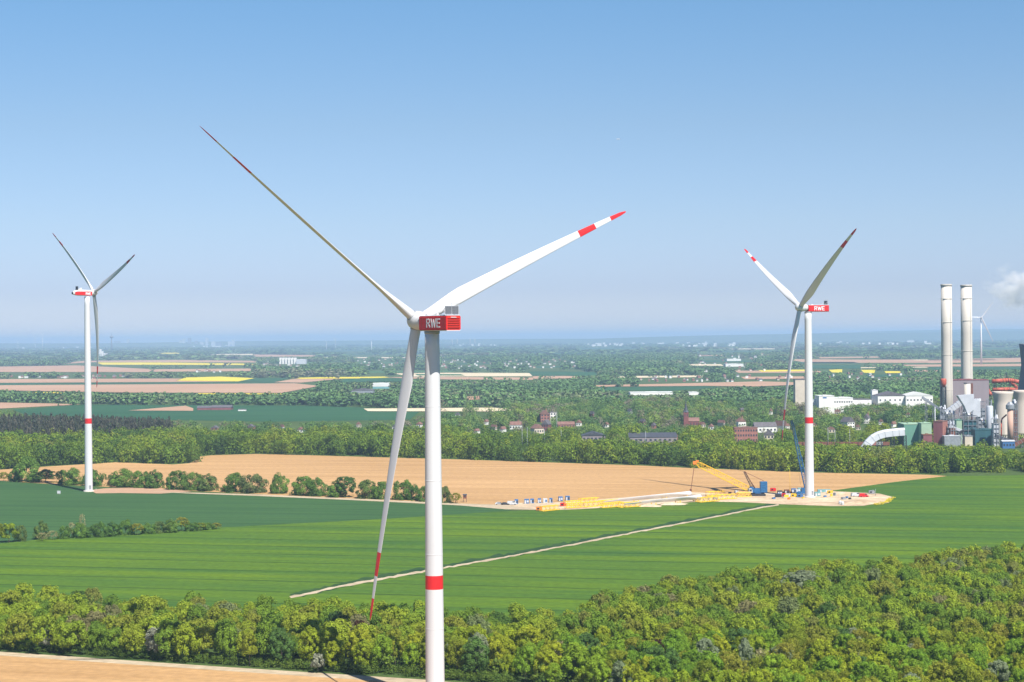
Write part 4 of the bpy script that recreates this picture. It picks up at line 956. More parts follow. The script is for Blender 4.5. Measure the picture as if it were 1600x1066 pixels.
# site containers, cars, gear
def container(x, yb, wpx, m, m2, label, yaw=0, hpx=None):
    B = G(x, yb); s = S(x, yb); W = wpx/s*.82; H = (hpx/s if hpx else 2.4); t = thing('site_container', label, 'container', B + V((0, 1.25, 0)), R(yaw))
    MB().box((0, 0, H/2+.12), (W, 2.44, H)).build('body', M[m], t); b = MB()
    for i in range(int(W/.5)): b.box((-W/2+.25+i*.5, -1.25, H/2+.12), (.12, .08, H-.3))
    b.build('corrugation', M[m], t); MB().box((0, 0, .06), (W, 2.3, .12)).build('skid', M['dark'], t)
    b = MB().box((W*.22, -1.32, H*.55), (min(1.5, W*.4), .08, 1.1)); b.build('window' if m2 == 'glass' else 'panel', M[m2], t)
    MB().box((-W*.27, -1.32, H*.42), (min(.9, W*.3), .08, H*.75)).build('door', M['cwhite'], t)
    return t
container(807, 788, 7, 'cblue', 'glass', 'small blue site container, first from left of the row beside the cars', 0)
container(823, 787.5, 9, 'cblue', 'cwhite', 'blue site container with white panel, second from left in row', 0)
container(831.5, 787, 7.5, 'cblue', 'glass', 'blue site container with dark window, third in the row', 0)
container(843, 786.5, 6.5, 'cblue', 'cwhite', 'narrow blue container in the middle of the container row', 0)
container(852, 786.5, 8, 'cwhite', 'cblue', 'white site container with blue panel among blue ones', 0)
container(861, 786, 6, 'cblue', 'glass', 'blue container right of the white container', 0)
container(876, 783.5, 8, 'cblue', 'cwhite', 'blue container behind the yellow boom sections, left one', 5)
container(887, 782.5, 8, 'cblue', 'glass', 'blue container behind the yellow boom sections, right one', 5)
container(1278, 776, 11, 'teal', 'cwhite', 'pale teal container at right foot of the right tower', 0, 6.5)
container(1219, 774, 9, 'dark', 'cwhite', 'dark site container right of the crane counterweight', 0)
container(1230, 772.5, 9, 'rust', 'glass', 'brown site container between crane and right tower', 0)
container(1241, 770.5, 9, 'cblue', 'cwhite', 'blue container behind the yellow generator', 0)
container(1251, 769.5, 10, 'teal', 'glass', 'teal container close left of the right tower', 0)
container(1288, 769.5, 24, 'teal', 'cwhite', 'long pale blue roofed shelter behind the right tower', 0, 4)
def car(x, yb, m, label, van=False, yaw=0, sc_=1.0):
    B = G(x, yb); t = thing('parked_van' if van else 'parked_car', label, 'van' if van else 'car', B, R(yaw)); L_, Hh = (5.4, 2.1) if van else (4.4, 1.45)
    pr = [(-L_/2,.35),(L_/2,.35),(L_/2,.8),(L_/2-.9,1.0),(L_/2-1.5,Hh),(-L_/2+.3,Hh),(-L_/2,1.1)] if van else [(-L_/2,.35),(L_/2,.35),(L_/2,.78),(L_/2-1.1,.9),(L_/2-1.8,Hh),(-L_/2+1,Hh),(-L_/2+.2,.95),(-L_/2,.9)]
    MB().prism(pr, (1,0,0), (0,0,1), (0,1,0), (0,-.9,0), 1.8).build('body', M[m], t)
    MB().box((.1 if not van else 1.0, -.905, Hh-.38), (2.2 if not van else 1.4, .06, .5)).build('side_window', M['glass'], t)
    for q in (-L_*.3, L_*.3):
        for y in (-.82, .82): MB().tube((q, y-.12, .34), (q, y+.12, .34), .34, None, 14).build('wheel', M['tyre'], t)
    return t
car(780, 789, 'cwhite', 'white car parked first at left end of the sandy strip'); car(789.5, 789.3, 'dark', 'dark car parked between white car and white van')
car(800, 789.2, 'cwhite', 'white van parked left of the blue containers', True); car(1350, 777, 'red', 'red van parked on right part of the sandy site', True)
car(1337, 776, 'cwhite', 'white pickup left of the red van on site', True, 20); car(1318, 773.5, 'cwhite', 'white car parked at back edge of the site', False, 10)
def machine(x, yb, m, label, sc_=1.0, name='generator'):
    B = G(x, yb); t = thing(name, label, 'machine', B)
    MB().prism([(-1.6,.3),(1.6,.3),(1.6,1.7),(1.3,2.0),(-1.3,2.0),(-1.6,1.7)], (1,0,0), (0,0,1), (0,1,0), (0,-.8,0), 1.6).build('housing', M[m], t)
    MB().box((0,0,.17), (3, 1.7, .26)).build('skid', M['dark'], t); MB().tube((.8,0,2), (.8,0,2.6), .1, None, 8).build('exhaust', M['steel'], t); MB().box((-.5,-.83,1.1), (1.2,.06,.8)).build('grille', M['dark'], t); return t
machine(1240, 777, 'yellow', 'yellow generator left of the right tower foot'); machine(842.5, 798, 'orange', 'orange machine at left tip of the boom sections')
machine(1226, 776.5, 'red', 'red machine beside the dark site container'); machine(1208, 768, 'red', 'red machine behind the blue counterweight'); machine(1232, 777, 'cwhite', 'white tank unit beside yellow generator', 1, 'tank_unit'); machine(880, 791.5, 'red', 'red and white reel frame at boom section end')
machine(1216, 777.5, 'dark', 'dark winch unit right of the crawler crane'); machine(1250, 777.5, 'cblue', 'blue compressor at left foot of the right tower')
machine(1297, 772, 'yellow', 'yellow excavator unit right of the teal container'); machine(1362, 772, 'steel', 'grey pump unit right of the red van')
g_ = random.Random(4)
for k in range(26):
    x, y = g_.choice(((1205, 1258), (1284, 1360), (1100, 1170)))[0] + g_.uniform(0, 60), g_.uniform(771, 781)
    mm = g_.choice(['dark', 'rust', 'cwhite', 'steel', 'orange', 'cblue', 'yellow']); w_ = g_.uniform(.8, 2.6); h_ = g_.uniform(.5, 1.6)
    b = MB(); b.box((0,0,h_/2+.1), (w_, g_.uniform(.8,1.6), h_)); b.box((-w_*.3,0,.05), (.15,1,.1)); b.box((w_*.3,0,.05), (.15,1,.1)); b.box((0,0,h_+.16), (w_*.8,.6,.1))
    o = b.build('supply_crate', M[mm], None, G(x, y), False, g_.uniform(0, 1)); tag(o, 'small supply crate on the sandy ground around the right tower', 'crate', 'supply crates scattered around the crane site')
for k, x in enumerate((1313, 1316.5)):
    o = MB().lathe([(.5,0),(.85,.3),(.9,1.3),(.6,1.9),(.15,2.1)], n=12).build('bulk_bag', M['cwhite'], None, G(x, 788.5+k)); tag(o, 'white bulk bag at front edge of the sandy site', 'bag', 'white bulk bags on site')
mast('slim grey lamp pole on right part of the sandy site', 1368, 775, 764, .12, 'steel', 0, 'pole'); mast('slim yellow post behind the mobile crane boom', 1234.5, 768, 735, .10, 'yellow', 0, 'pole')
def heap(label, x, y, rx, ry, h, m, seed):
    g = np.random.default_rng(seed); b = MB(); n, mrows = 26, 7; vs = []
    for j in range(mrows):
        q = j/(mrows-1); 
        for i in range(n):
            a_ = 6.2832*i/n; r = 1-q; r *= 1 + .18*math.sin(2*a_+seed) + .1*math.sin(5*a_); vs.append((rx*r*math.cos(a_), ry*r*math.sin(a_), h*(1-(1-q)**1.6)*(1+g.uniform(-.08,.08)) - .02))
    b.add(vs, [(j*n+i, j*n+(i+1) % n, (j+1)*n+(i+1) % n, (j+1)*n+i) for j in range(mrows-1) for i in range(n)] + [tuple(range((mrows-1)*n, mrows*n))])
    return tag(b.build('sand_heap', M[m], None, G(x, y, .12), True), label, 'heap')
heap('broad flat sand heap at front right of crane site', 1345, 786, 13, 11, 1.7, 'sandpad', 1); heap('small sand heap behind the red van', 1318, 773, 9, 7, 1.4, 'sandpad', 2); heap('low earth heap below lying blades', 1010, 790.5, 8, 7, 1.0, 'sandpad', 3); heap('narrow earth heap beside crop below boom sections', 1052, 788, 9, 5, .9, 'sandpad', 5)
B = G(726.5, 785); t = thing('hunting_hide', 'reddish wooden hunting hide on stilts at end of the hedge row', 'hide', B)
MB().box((0, 0, 3.0), (1.9, 1.9, 1.9)).build('cabin', M['rust'], t); MB().gable((0, 0, 3.96), 1.9, 1.9, .6, .2).build('roof', M['slate'], t)
for dx in (-.8, .8):
    for dy in (-.8, .8): MB().tube((dx*1.15, dy*1.15, 0), (dx, dy, 2.05), .1, None, 6).build('leg', M['bark'], t)
MB().box((0, -.97, 3.3), (1.2, .06, .5)).build('window', M['glass'], t)
B = G(92, 772); t = thing('transformer_box', 'small white transformer box in the crop left of left turbine', 'cabinet', B)
MB().box((0,0,.95), (1.8,1.2,1.2)).build('body', M['cwhite'], t); MB().gable((0,0,1.56), 1.8, 1.2, .25, .1).build('roof', M['silver'], t); MB().box((0,0,.06), (2,1.4,.12)).build('plinth', M['concrete'], t)
o = MB().lathe([(.1, 0), (.07, 1.6)], n=8).build('marker_post', M['cwhite'], None, G(150, 767)); tag(o, 'short white post right of the left turbine foot', 'post')

# ------------------------------------------------------------------ farms and far towns
P('farm_barn', 'long dark farm barn on the blue green field behind left turbine', 'barn', 330, 361, 641, 633.5, 20, 'plum', 'gable', 'gtile', 0, 640)
P('farm_barn', 'low brown farm building left of the long dark barn', 'barn', 306, 331, 641, 634.5, 18, 'plum', 'gable', 'gtile', 6, 640)
P('farm_shed', 'small white shed right end of the far farm', 'shed', 372, 384, 642.5, 639.5, 8, 'plaster', 'flat', 'gtile', 0, 642)
P('glass_hall', 'long teal hall with white roof beyond the far tree row', 'hall', 582, 608, 607.5, 599, 40, 'teal', 'flat', 'paleroof', 0, 607, rh=6)
P('grey_hall', 'wide grey roofed hall left of teal hall', 'hall', 548, 584, 614.5, 607, 40, 'steel', 'gable', 'gtile', 0, 613)
P('factory_unit', 'long white low hall among trees left of the church spire', 'hall', 985, 1052, 617.5, 613, 40, 'plaster', 'flat', 'paleroof', 0, 616.5)
P('factory_unit', 'shorter white low hall right of long white hall', 'hall', 1077, 1092, 617.5, 613.3, 40, 'plaster', 'flat', 'paleroof', 0, 616.5)
P('greenhouse', 'long white greenhouse roof right of mid picture, far off', 'greenhouse', 1134, 1162, 573, 568.8, 60, 'plaster', 'flat', 'paleroof', 0, 572)
P('greenhouse', 'white flat hall just above the long white greenhouse', 'hall', 1136, 1158, 564.5, 561, 60, 'plaster', 'flat', 'paleroof', 0, 564)
for k in range(6): P('storage_silo', 'white storage silo of the bright row far left of big tower', 'silo', 436.5 + k*4.5, 440.3 + k*4.5, 569, 559, 20, 'plaster', 'flat', 'paleroof', 0, 568, None, 'bright white silo row')
P('silo_annex', 'pale low hall right of the bright white silo row', 'hall', 463, 478, 569, 561.5, 40, 'silver', 'flat', 'paleroof', 0, 568)
for k, (x, yt, wd) in enumerate(((153.5, 550, 2), (156.5, 545.5, 2.4), (159.5, 549, 2.2), (163, 552, 2.4), (166.5, 552.5, 2))):
    P('white_tower', 'white plant tower of the small far cluster behind left turbine blade', 'tower', x-wd/2, x+wd/2, 556.5, yt, 30, 'plaster', 'flat', 'paleroof', 0, 556, None, 'white plant towers far left')
for x in (706.5, 714.5, 734.5, 742): 
    B = G(x, 540.5); h = (540.5-529.5)/S(x, 540.5); o = MB().lathe([(9, 0), (6, h*.95), (6.5, h)], n=12).build('refinery_stack', M['concrete'], None, B, True); tag(o, 'pale refinery stack on the horizon right of big red nacelle', 'chimney', 'four refinery stacks on the horizon')
B = G(174.5, 550); s_ = S(174.5, 550); h = (550-519.5)/s_*.99; t = thing('television_tower', 'tall thin television tower with round pod on city skyline', 'tower', B)
MB().lathe([(9, 0), (5, h*.5), (4, h*.72)], n=16).build('shaft', M['ctower_dark'], t, None, True); MB().lathe([(4, h*.70), (15, h*.75), (15, h*.80), (5, h*.84)], n=20).build('pod', M['ctower_dark'], t, None, True); MB().lathe([(3, h*.84), (1, h)], n=10).build('antenna', M['ctower_dark'], t)
for k, (x0, x1, yt) in enumerate(((178,186.5,533),(198,201.5,530),(285,288.5,529.5),(293.5,297.5,528),(321,324.5,528),(280,283,532),(304,308,533),(312,318,534.5),(330,336,533.5),(338,345,535),(356,362,533.5),(362,366,531))):
    P('city_block', 'hazy tower block standing up on the far city skyline', 'tower block', x0, x1, 542, yt, 90, 'silver' if k % 3 else 'ctower_dark', 'flat', 'gtile', 0, 541, None, 'hazy tower blocks of the far city')
towns = [('far city edge at left', 0, 145, 539.5, 545, 26, 3), ('far city skyline', 180, 375, 537.5, 543, 34, 3), ('village right of the white silo row', 400, 470, 566, 573, 14, 2.6), ('village left of the big tower', 555, 645, 562, 575, 22, 2.6), ('village right of the big tower', 690, 800, 562, 576, 30, 2.6),
 ('refinery works on the horizon', 700, 775, 537, 541, 16, 3), ('far village at centre', 800, 900, 562, 576, 24, 2.8), ('pale industrial estate below the hills', 910, 975, 538, 542, 16, 4), ('pale works at foot of the hills', 984, 1060, 533.5, 538, 18, 4), ('pale works right of centre below the hills', 1065, 1150, 535.5, 542, 18, 4),
 ('scattered farmsteads right of centre', 1090, 1200, 555, 582, 26, 3), ('pale estate beyond the right turbine', 1280, 1450, 532.5, 539, 24, 4), ('village row behind left turbine, left part', 5, 130, 588, 591.5, 16, 3.2), ('village row behind left turbine, right part', 140, 195, 588, 592, 12, 3.2), ('village on the tan plain at left', 300, 345, 579, 583, 10, 3), ('village before far fields at right', 1290, 1420, 584, 594, 16, 3), ('village roofs above the tan strip right of centre', 1000, 1110, 590, 597, 22, 3.6), ('houses below far rape fields', 1130, 1240, 588, 597, 16, 3.4)]
g_ = random.Random(21); protos = {}
def proto(wm, rm, flat):
    if (wm, rm, flat) not in protos:
        b = MB(); b.box((0,0,.3), (1,1,.6)) if not flat else b.box((0,0,.46), (1,1,.92))
        (b.gable((0,0,.6), 1, 1, .4, .06, 0, 1) if not flat else b.box((0,0,.96), (1.04,1.04,.08), 0, 1))
        me = bpy.data.meshes.new('house'); me.from_pydata(b.v, [], b.f); me.materials.append(M[wm]); me.materials.append(M[rm]); me.polygons.foreach_set('material_index', b.m); protos[(wm, rm, flat)] = me
    return protos[(wm, rm, flat)]
for nm, x0, x1, y0, y1, cnt, wpx in towns:
    flat = wpx >= 4 or 'city' in nm or 'refinery' in nm
    for k in range(cnt):
        x, y = g_.uniform(x0, x1), g_.uniform(y0, y1); B = G(x, y); s = S(x, y); wd = g_.uniform(.55, 1.35)*wpx/s*(2.0 if flat and g_.random() < .3 else 1); hh = g_.uniform(1.0, 2.0)*(1.0 if flat else 1.1)/s + (0 if y > 560 else 6)
        key = ('plaster', 'paleroof', True) if flat else g_.choice([('plaster','rtile',False),('plaster','gtile',False),('plaster2','rtile',False),('plaster','paleroof',True),('brick','rtile',False)])
        o = bpy.data.objects.new('house' if not flat else 'works_building', proto(*key)); col.objects.link(o); o.location = B; o.scale = (wd, max(10, wd*.6), max(hh, 5)); o.rotation_euler.z = g_.uniform(-.25, .25)
        kind_ = 'house' if not flat else 'works building'
        tag(o, ('small pale ' + kind_ + ' of the ' + nm), kind_, kind_ + 's of the ' + nm); keep(x - wpx*.5, x + wpx*.5, y - 1.6, y - .1, B.y)

# ------------------------------------------------------------------ far and middle woods
def tset(seed, n, nl, nq, leaf, lobe, shape='round', rz=.42, zc=.58, jit=.38):
    return [crown_arr(seed + i, nl, nq, .5, rz, zc, lobe, leaf, -1 if rz >= .48 else -.55, shape, jit) for i in range(n)]
T_mid = tset(100, 6, 18, 400, .056, .22, 'round', .56, .44, .26); T_far = tset(200, 4, 8, 46, .17, .30, 'round', .5, .5); T_blob = tset(300, 3, 6, 26, .26, .4, 'round', .55, .45); T_con = tset(400, 3, 30, 130, .075, .13, 'cone', .5, .5)
belt_edge = [(-150,730),(0,734),(60,730),(180,722.5),(270,726),(296,724),(304,720),(309,714),(330,711.5),(400,709.5),(480,711.5),(700,717.5),(1000,727.5),(1080,731.5),(1270,738.5),(1450,742),(1600,742.5),(1760,742)]
be_x = np.array([p[0] for p in belt_edge if True]); be_y = np.array([p[1] for p in belt_edge if True])
def cull(X, Y, hs, ws):
    """drop trees that would stand on a field or hide something the photo shows"""
    px, pt = proj(X, Y, hs*.98); bx, by = proj(X, Y, np.zeros_like(X)); ok = by < np.interp(bx, be_x, be_y) - .3
    for pts, d in FIELDS:
        ok &= ~inpoly(bx, by, pts)
        for q in (.3, .6, .95):
            qx, qy = proj(X, Y, hs*q); hw = ws*.42*F/Y
            for e in (-1, 0, 1): ok &= ~(inpoly(qx + e*hw, qy, pts) & (Y < d + 4000))
    hw = ws*.42*F/Y
    for x0, x1, y0, y1, d in VIS:
        ok &= ~((px + hw > x0) & (px - hw < x1) & (pt < y1) & (Y < d+3) & (by > y0))
    return ok
def wood(name, label, y0, y1, per, tmpl, hr, wr, m, tint, x0=-90, x1=1690, poly=None, clump=0, cat='wood', thin=.25):
    dn, df = G(800, y1 + 0).y, G(800, y0).y
    area = (df**2 - dn**2)/2*(x1-x0)/F; n = int(area/per)
    Y = np.sqrt(rng.uniform(dn**2, df**2, n)); X = (rng.uniform(x0, x1, n) - 800)/F*Y
    if clump: 
        nz = np.sin(X/clump*1.3 + np.sin(Y/clump*.9)*1.7) + np.sin(Y/clump*1.1 + np.sin(X/clump*.7)*2.1); k = nz > -1.2 + rng.normal(0, thin, n); X, Y = X[k], Y[k]
    hs = rng.uniform(*hr, len(X)); ws = rng.uniform(*wr, len(X)); ok = cull(X, Y, hs, ws)
    bx, by = proj(X, Y, np.zeros_like(X))
    if poly: ok &= inpoly(bx, by, poly)
    X, Y, hs, ws = X[ok], Y[ok], hs[ok], ws[ok]
    tn = np.clip(tint(X, Y, len(X)), 0, 1); o = scatter(name, tmpl, np.stack([X, Y], 1), hs, ws, tn, m); print(name, len(X)); return tag(o, label, cat, None, 'stuff')
def patch(X, Y, sc_, seed): 
    a_ = seed*1.7; return .5 + .25*np.sin(X/sc_ + a_ + 1.5*np.sin(Y/sc_*.8)) + .25*np.sin(Y/sc_*1.3 + a_*2 + 1.2*np.sin(X/sc_*.6))
spruce_p = [(-90,706),(0,705),(150,702),(255,697),(285,690),(200,686),(-90,684)]
wood('tree_belt', 'continuous belt of green broadleaf trees along the far edge of the tan field', 690, 746, 58, T_mid, (9.5, 18), (9.5, 16), M['belt'], lambda X, Y, n: .02 + .34*rng.uniform(0, 1, n) + .50*patch(X, Y, 17, 3) + .22*np.clip((X-60)/250, 0, 1)*rng.uniform(0, 1, n), clump=0, cat='tree belt')
wood('spruce_stand', 'dark purplish spruce stand behind left tree belt', 680, 712, 26, T_con, (17, 24), (5.5, 8), M['spruce'], lambda X, Y, n: rng.uniform(0, 1, n), poly=spruce_p, cat='wood')
wood('village_trees', 'mixed trees around the village beyond the tree belt', 640, 690, 105, T_mid, (7, 16), (9, 18), M['woodmid'], lambda X, Y, n: .50*rng.uniform(0, 1, n) + .75*patch(X, Y, 24, 4)**1.3 - .08, clump=60, cat='wood')
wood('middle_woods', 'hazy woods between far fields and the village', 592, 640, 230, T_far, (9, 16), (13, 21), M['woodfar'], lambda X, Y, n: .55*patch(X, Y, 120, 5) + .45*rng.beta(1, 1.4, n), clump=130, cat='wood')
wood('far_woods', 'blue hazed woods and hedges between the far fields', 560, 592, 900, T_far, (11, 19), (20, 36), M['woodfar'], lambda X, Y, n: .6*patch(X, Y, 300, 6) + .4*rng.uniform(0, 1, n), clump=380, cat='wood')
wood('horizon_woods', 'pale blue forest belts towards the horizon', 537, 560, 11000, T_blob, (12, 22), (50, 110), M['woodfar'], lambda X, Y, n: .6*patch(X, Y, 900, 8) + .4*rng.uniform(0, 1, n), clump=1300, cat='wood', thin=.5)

# ------------------------------------------------------------------ hedge row, bushes, near wood
def tree_proto(kind, material, seed, rx, rz, h, nq, leaf, lobe, nl, trunk=True, tr=.16):
    q, l = crown_arr(seed, nl, nq, rx, rz, h - rz, lobe, leaf, -1 if kind == 'hedge' else -.7, 'round', .30)
    return mesh_from_quads(kind + '_crown', q, material, {'leaf': l}), (trunk_mesh(seed, h*.75, tr) if trunk else None)
TR = {}
def plant(kind, loc, label, cat, group, s=(1, 1, 1), rz=0, name=None):
    me, tm = TR[kind]; root = bpy.data.objects.new(name or 'tree', None); col.objects.link(root); root.location = loc; root.rotation_euler.z = rz; root.scale = s
    c = bpy.data.objects.new('crown', me); col.objects.link(c); c.parent = root
    u = bpy.data.objects.new('trunk', tm); col.objects.link(u); u.parent = root
    return tag(root, label, cat, group)
SPEC = [('bright', 'l_bright', 3), ('mid', 'l_mid', 3), ('dark', 'l_dark', 2), ('olive', 'l_olive', 3), ('grey', 'l_grey', 2), ('bare', 'l_bare', 2), ('white', 'l_white', 1), ('plum', 'l_plum', 1)]
for i, (kd, mm, nv) in enumerate(SPEC):
    for v_ in range(nv):
        sparse = kd in ('bare', 'olive'); g_ = random.Random(i*10+v_)
        me, tb = tree_proto('broadleaf', M[mm], 500+i*10+v_, g_.uniform(3.5, 4.3), g_.uniform(4.2, 5.0), 10.5, 1500 if kd == 'bare' else 5200 if sparse else 6200, .20 if kd == 'bare' else .21 if sparse else .25, .92 if not sparse else .85, 72)
        tme = tb.build('trunk', M['bark']); d_ = tme.data; bpy.data.objects.remove(tme); TR[kd + str(v_)] = (me, d_)
for v_ in range(4):
    me, tb = tree_proto('hedge', M['l_hedge'], 700+v_, 3.7, 3.75, 6.0, 5600, .23, 1.15, 46, True, .12); tme = tb.build('trunk', M['bark']); d_ = tme.data; bpy.data.objects.remove(tme); TR['hedge%d' % v_] = (me, d_)
ORD = ['first','second','third','fourth','fifth','sixth','seventh','eighth','ninth','tenth','eleventh','twelfth','thirteenth','fourteenth','fifteenth','sixteenth','seventeenth','eighteenth','nineteenth','twentieth','twenty-first','twenty-second','twenty-third','twenty-fourth','twenty-fifth']
row = [(6,752,738,16,'olive2'),(24,752,735,18,'hedge1'),(42,753,717,36,'hedge0'),(71,754,734,28,'dark1'),(112,757,731,36,'hedge2'),(147,759,734,28,'hedge1'),(174,759,740,17,'hedge3'),(192,761,735,32,'hedge0'),(217,762,735,30,'hedge2'),(243,763,736,27,'hedge3'),(278,765,736,30,'hedge1'),(301,766,737,27,'hedge2'),(327,767,742,28,'hedge3'),(352,768,759,14,'hedge1'),(368,769,741,30,'hedge0'),(396,770,740,34,'hedge2'),(438,771,740,25,'hedge3'),(474,774,745,32,'hedge1'),(496,775,746,26,'hedge2'),(527,777,752,26,'hedge3'),(540,777,744,27,'dark0'),(574,779,752,30,'hedge0'),(595,780,753,24,'hedge1'),(631,781,749,26,'hedge2'),(646,782,758,20,'hedge3')]
row2 = [(664,784,760,20,'hedge1'),(694,786,762,22,'hedge0'),(712,787,770,16,'olive0')]
kz = {}
def put(x, yb, yt, wpx, kind, label, cat, group, name):
    B = G(x, yb); s = S(x, yb); h0, w0 = (6.0, 7.2) if kind.startswith('hedge') else (10.5, 8.0); sz = (yb-yt)/s/h0; sw = wpx/s/w0*(1.14 if 'hedge row' in label or 'strip' in label else 1.0)
    return plant(kind, B, label, cat, group, (sw, sw, sz), random.uniform(0, 6.28), name)
for k, r in enumerate(row): put(*r, ORD[k] + ' bush from the left in the hedge row before the tan field', 'bush', 'hedge row bushes before the tan field', 'hedge_bush')
for k, r in enumerate(row2): put(*r, ORD[k] + ' hedge bush right of the down pointing blade of the big turbine', 'bush', 'hedge row bushes before the tan field', 'hedge_bush')
strip = [(-6,849,816,22,'olive1'),(14,848,817,26,'bright1'),(32,846,821,16,'hedge1'),(65,843,815,20,'hedge3'),(66,846,832,16,'bare1'),(82,844,829,16,'bare0'),(99,842,821,18,'hedge2'),(112,841,816,14,'bare1'),(124,841,819,20,'hedge0'),(128,840,803,11,'bare0'),(140,840,824,18,'hedge1'),(157,839,815,22,'hedge2'),(176,838,817,22,'hedge3'),(196,836,814,24,'hedge0'),(214,836,818,20,'olive1'),(232,834,817,20,'hedge2'),(250,833,815,20,'hedge1'),(269,832,812,22,'hedge3'),(284,830,808,20,'olive0'),(298,830,815,18,'hedge2'),(313,829,817,17,'olive2'),(326,828,817,16,'hedge1'),(338,827,817,14,'olive0')]
for k, r in enumerate(strip): put(*r, ORD[k] + ' bush from the left in the shrub strip between the two green crops', 'bush', 'shrub strip between the two green crops', 'shrub')
# near wood
wood_px = [(-60,1016),(0,1018),(330,1038),(660,1056),(780,1064),(900,1082),(1000,1105),(1150,1135),(1680,1150),(1680,876),(1600,884),(1500,898),(1400,914),(1200,927),(1090,940),(1010,955),(960,972),(900,998),(700,1003),(500,984),(250,982),(100,968),(0,966),(-60,966)]
wp = [tuple(G(x, y)[:2]) for x, y in wood_px]; pos = []
cell = {}; g_ = random.Random(77)
xs_ = [p[0] for p in wp]; ys_ = [p[1] for p in wp]
for _ in range(60000):
    X, Y = g_.uniform(min(xs_), max(xs_)), g_.uniform(min(ys_), max(ys_))
    if not inpoly(np.array([X]), np.array([Y]), wp)[0]: continue
    ci, cj = int(X//5.2), int(Y//5.2)
    if any((X-a_)**2 + (Y-b_)**2 < 5.0**2 for i in (-1,0,1) for j in (-1,0,1) for a_, b_ in cell.get((ci+i, cj+j), [])): continue
    cell.setdefault((ci, cj), []).append((X, Y)); pos.append((X, Y))
pos.sort(key=lambda p: p[1]); print('near wood trees', len(pos))
KIND = ['bright']*36 + ['mid']*34 + ['dark']*4 + ['olive']*21 + ['grey']*3 + ['bare']*2
WORD = {'bright': 'yellow green leafy', 'mid': 'fresh green leafy', 'dark': 'dark green dense', 'olive': 'olive brown budding', 'grey': 'pale grey green', 'bare': 'bare brown twiggy', 'white': 'white blossoming', 'plum': 'reddish plum leaved'}
VAR = {k: n for k, _, n in SPEC}
specials = [(1255,952,893,78,'grey0','large rounded grey green willow standing out of the right wood'),(1222,1062,1008,44,'grey1','pale grey green tree low in the right wood, left of centre'),(1165,1075,1000,30,'grey0','pale narrow birch at bottom of the right wood'),(1520,1015,968,24,'grey1','small pale silvery tree near right picture edge'),(70,1018,985,30,'white0','white blossoming hawthorn at left edge above the track'),(243,1030,981,36,'white0','white blossoming hawthorn on the wood edge left of picture centre'),(497,1052,1022,22,'white0','small white blossoming bush near the track before the middle wood'),(876,1058,1000,34,'bare0','big bare brown tree right of the big tower'),(562,1030,968,22,'plum0','reddish plum leaved tree behind the tip of hanging blade'),(1030,1045,998,20,'plum0','reddish plum leaved tree low in the middle of right wood'),(1135,958,925,18,'bare1','small pale bare tree on top edge of right wood')]
sp_pos = []
for x, yb, yt, wpx, kd, lb in specials: put(x, yb, yt, wpx, kd, lb, 'tree', None, 'tree'); sp_pos.append(G(x, yb))
def zone(x, y): return ('left part of the wood along the track' if x < 340 else 'wood between left edge and big tower' if x < 670 else 'wood just right of the big tower' if x < 950 else 'right wood, lower middle part' if x < 1280 else 'right wood, lower right corner')
rest, cnt = [], 0
for X, Y in pos:
    if any((X-p.x)**2 + (Y-p.y)**2 < 4.2**2 for p in sp_pos): continue
    hgt = g_.uniform(7.4, 11.8)*(1.0 if g_.random() < .8 else .8); x, yt = proj(X, Y, hgt); _, yb = proj(X, Y, 0)
    kd = g_.choice(KIND); 
    if yt > 1075 or x < -30 or x > 1630: continue
    sx = g_.uniform(.72, 1.0)*hgt/10.5
    if cnt < 285:
        kk = kd + str(g_.randrange(VAR[kd])); z_ = zone(x, yb); lb = WORD[kd] + ' tree in the ' + z_
        plant(kk, (X, Y, 0), lb, 'tree', WORD[kd] + ' trees of the ' + z_, (sx, sx, hgt/10.5), g_.uniform(0, 6.28)); cnt += 1
    else: rest.append((X, Y, hgt, kd, sx))
print('individual', cnt, 'rest', len(rest))
tm_ = [crown_arr(800+i, 64, 3600, .5, .45, .55, .12, .031, -.7, 'round', .30) for i in range(6)]
tv = {'bright': (.52, .66), 'mid': (.30, .46), 'dark': (0, .2), 'olive': (.66, .80), 'grey': (.86, .9), 'bare': (.96, 1), 'plum': (.8, .84)}
A_ = np.array([(r[0], r[1]) for r in rest]); o = scatter('wood_trees', tm_, A_, np.array([r[2] for r in rest]), np.array([r[4]*8.6 for r in rest]), np.array([g_.uniform(*tv[r[3]]) for r in rest]), M['wood'])
tag(o, 'farther part of the near wood, rising towards the right edge', 'wood', None, 'stuff')
hp = [(x_, yb_) for x_, yb_, *_ in row + row2]; hq = []
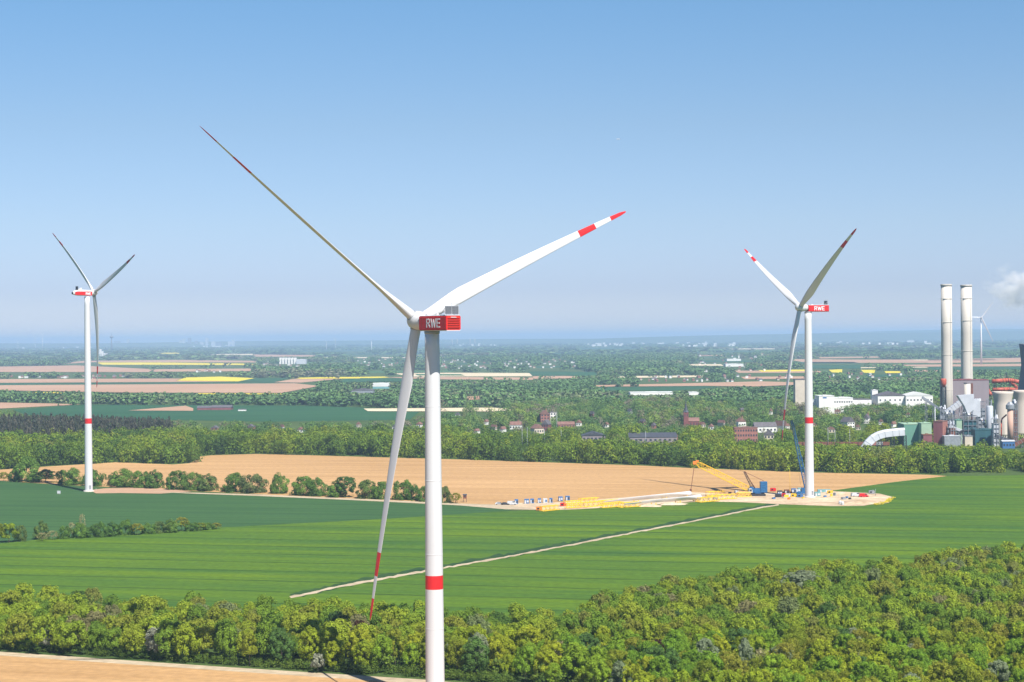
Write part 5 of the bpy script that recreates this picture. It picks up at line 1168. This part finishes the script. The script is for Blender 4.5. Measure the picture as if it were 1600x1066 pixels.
for (xa, ya), (xb, yb) in zip(hp, hp[1:]):
    for _ in range(5): k_ = g_.random(); q_ = G(xa + (xb-xa)*k_, ya + (yb-ya)*k_ - .2); hq.append((q_.x + g_.uniform(-1, 1), q_.y + g_.uniform(-1.2, 2.5)))
hq = np.array(hq); t_hg = [crown_arr(950+i, 8, 80, .5, .6, .35, .3, .1) for i in range(4)]
o = scatter('hedge_undergrowth', t_hg, hq, rng.uniform(.7, 2.4, len(hq)), rng.uniform(1.4, 3.4, len(hq)), rng.uniform(0, 1, len(hq)), M['l_bush']); tag(o, 'rough grass and brambles at foot of the hedge row', 'undergrowth', None, 'stuff')
# undergrowth along the track and on the wood floor
def strip_pts(e, n, w0, w1):
    pts = []
    for _ in range(n):
        k = g_.random()*(len(e)-1); i = int(k); p = V(e[i]).lerp(V(e[i+1]), k-i); q = G(p.x, p.y); pts.append((q.x + g_.uniform(-1, 1), q.y + g_.uniform(w0, w1)))
    return np.array(pts)
e_ = [(-120,1007,0),(0,1016.5,0),(330,1039,0),(660,1060,0),(800,1072,0)]
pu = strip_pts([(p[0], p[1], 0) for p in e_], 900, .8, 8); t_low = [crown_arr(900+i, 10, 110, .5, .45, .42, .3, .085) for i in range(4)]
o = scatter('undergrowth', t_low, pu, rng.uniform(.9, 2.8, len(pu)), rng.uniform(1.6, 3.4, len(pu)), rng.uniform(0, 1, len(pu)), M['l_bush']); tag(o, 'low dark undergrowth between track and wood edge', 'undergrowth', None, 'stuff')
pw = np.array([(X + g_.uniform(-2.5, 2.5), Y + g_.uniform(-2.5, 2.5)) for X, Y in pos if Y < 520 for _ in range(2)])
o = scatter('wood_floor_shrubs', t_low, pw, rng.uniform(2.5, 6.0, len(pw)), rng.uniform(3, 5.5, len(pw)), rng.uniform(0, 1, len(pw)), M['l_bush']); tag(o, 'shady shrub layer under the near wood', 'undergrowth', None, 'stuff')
pr_ = strip_pts([(1368,790,0),(1385,786,0),(1397,779,0)], 60, -1, 3); o = scatter('flowering_weeds', t_low, pr_, rng.uniform(.5, 1.2, len(pr_)), rng.uniform(1, 2.2, len(pr_)), rng.uniform(0, 1, len(pr_)), M['rape']); tag(o, 'yellow flowering weeds at right end of sandy site', 'weeds', None, 'stuff')
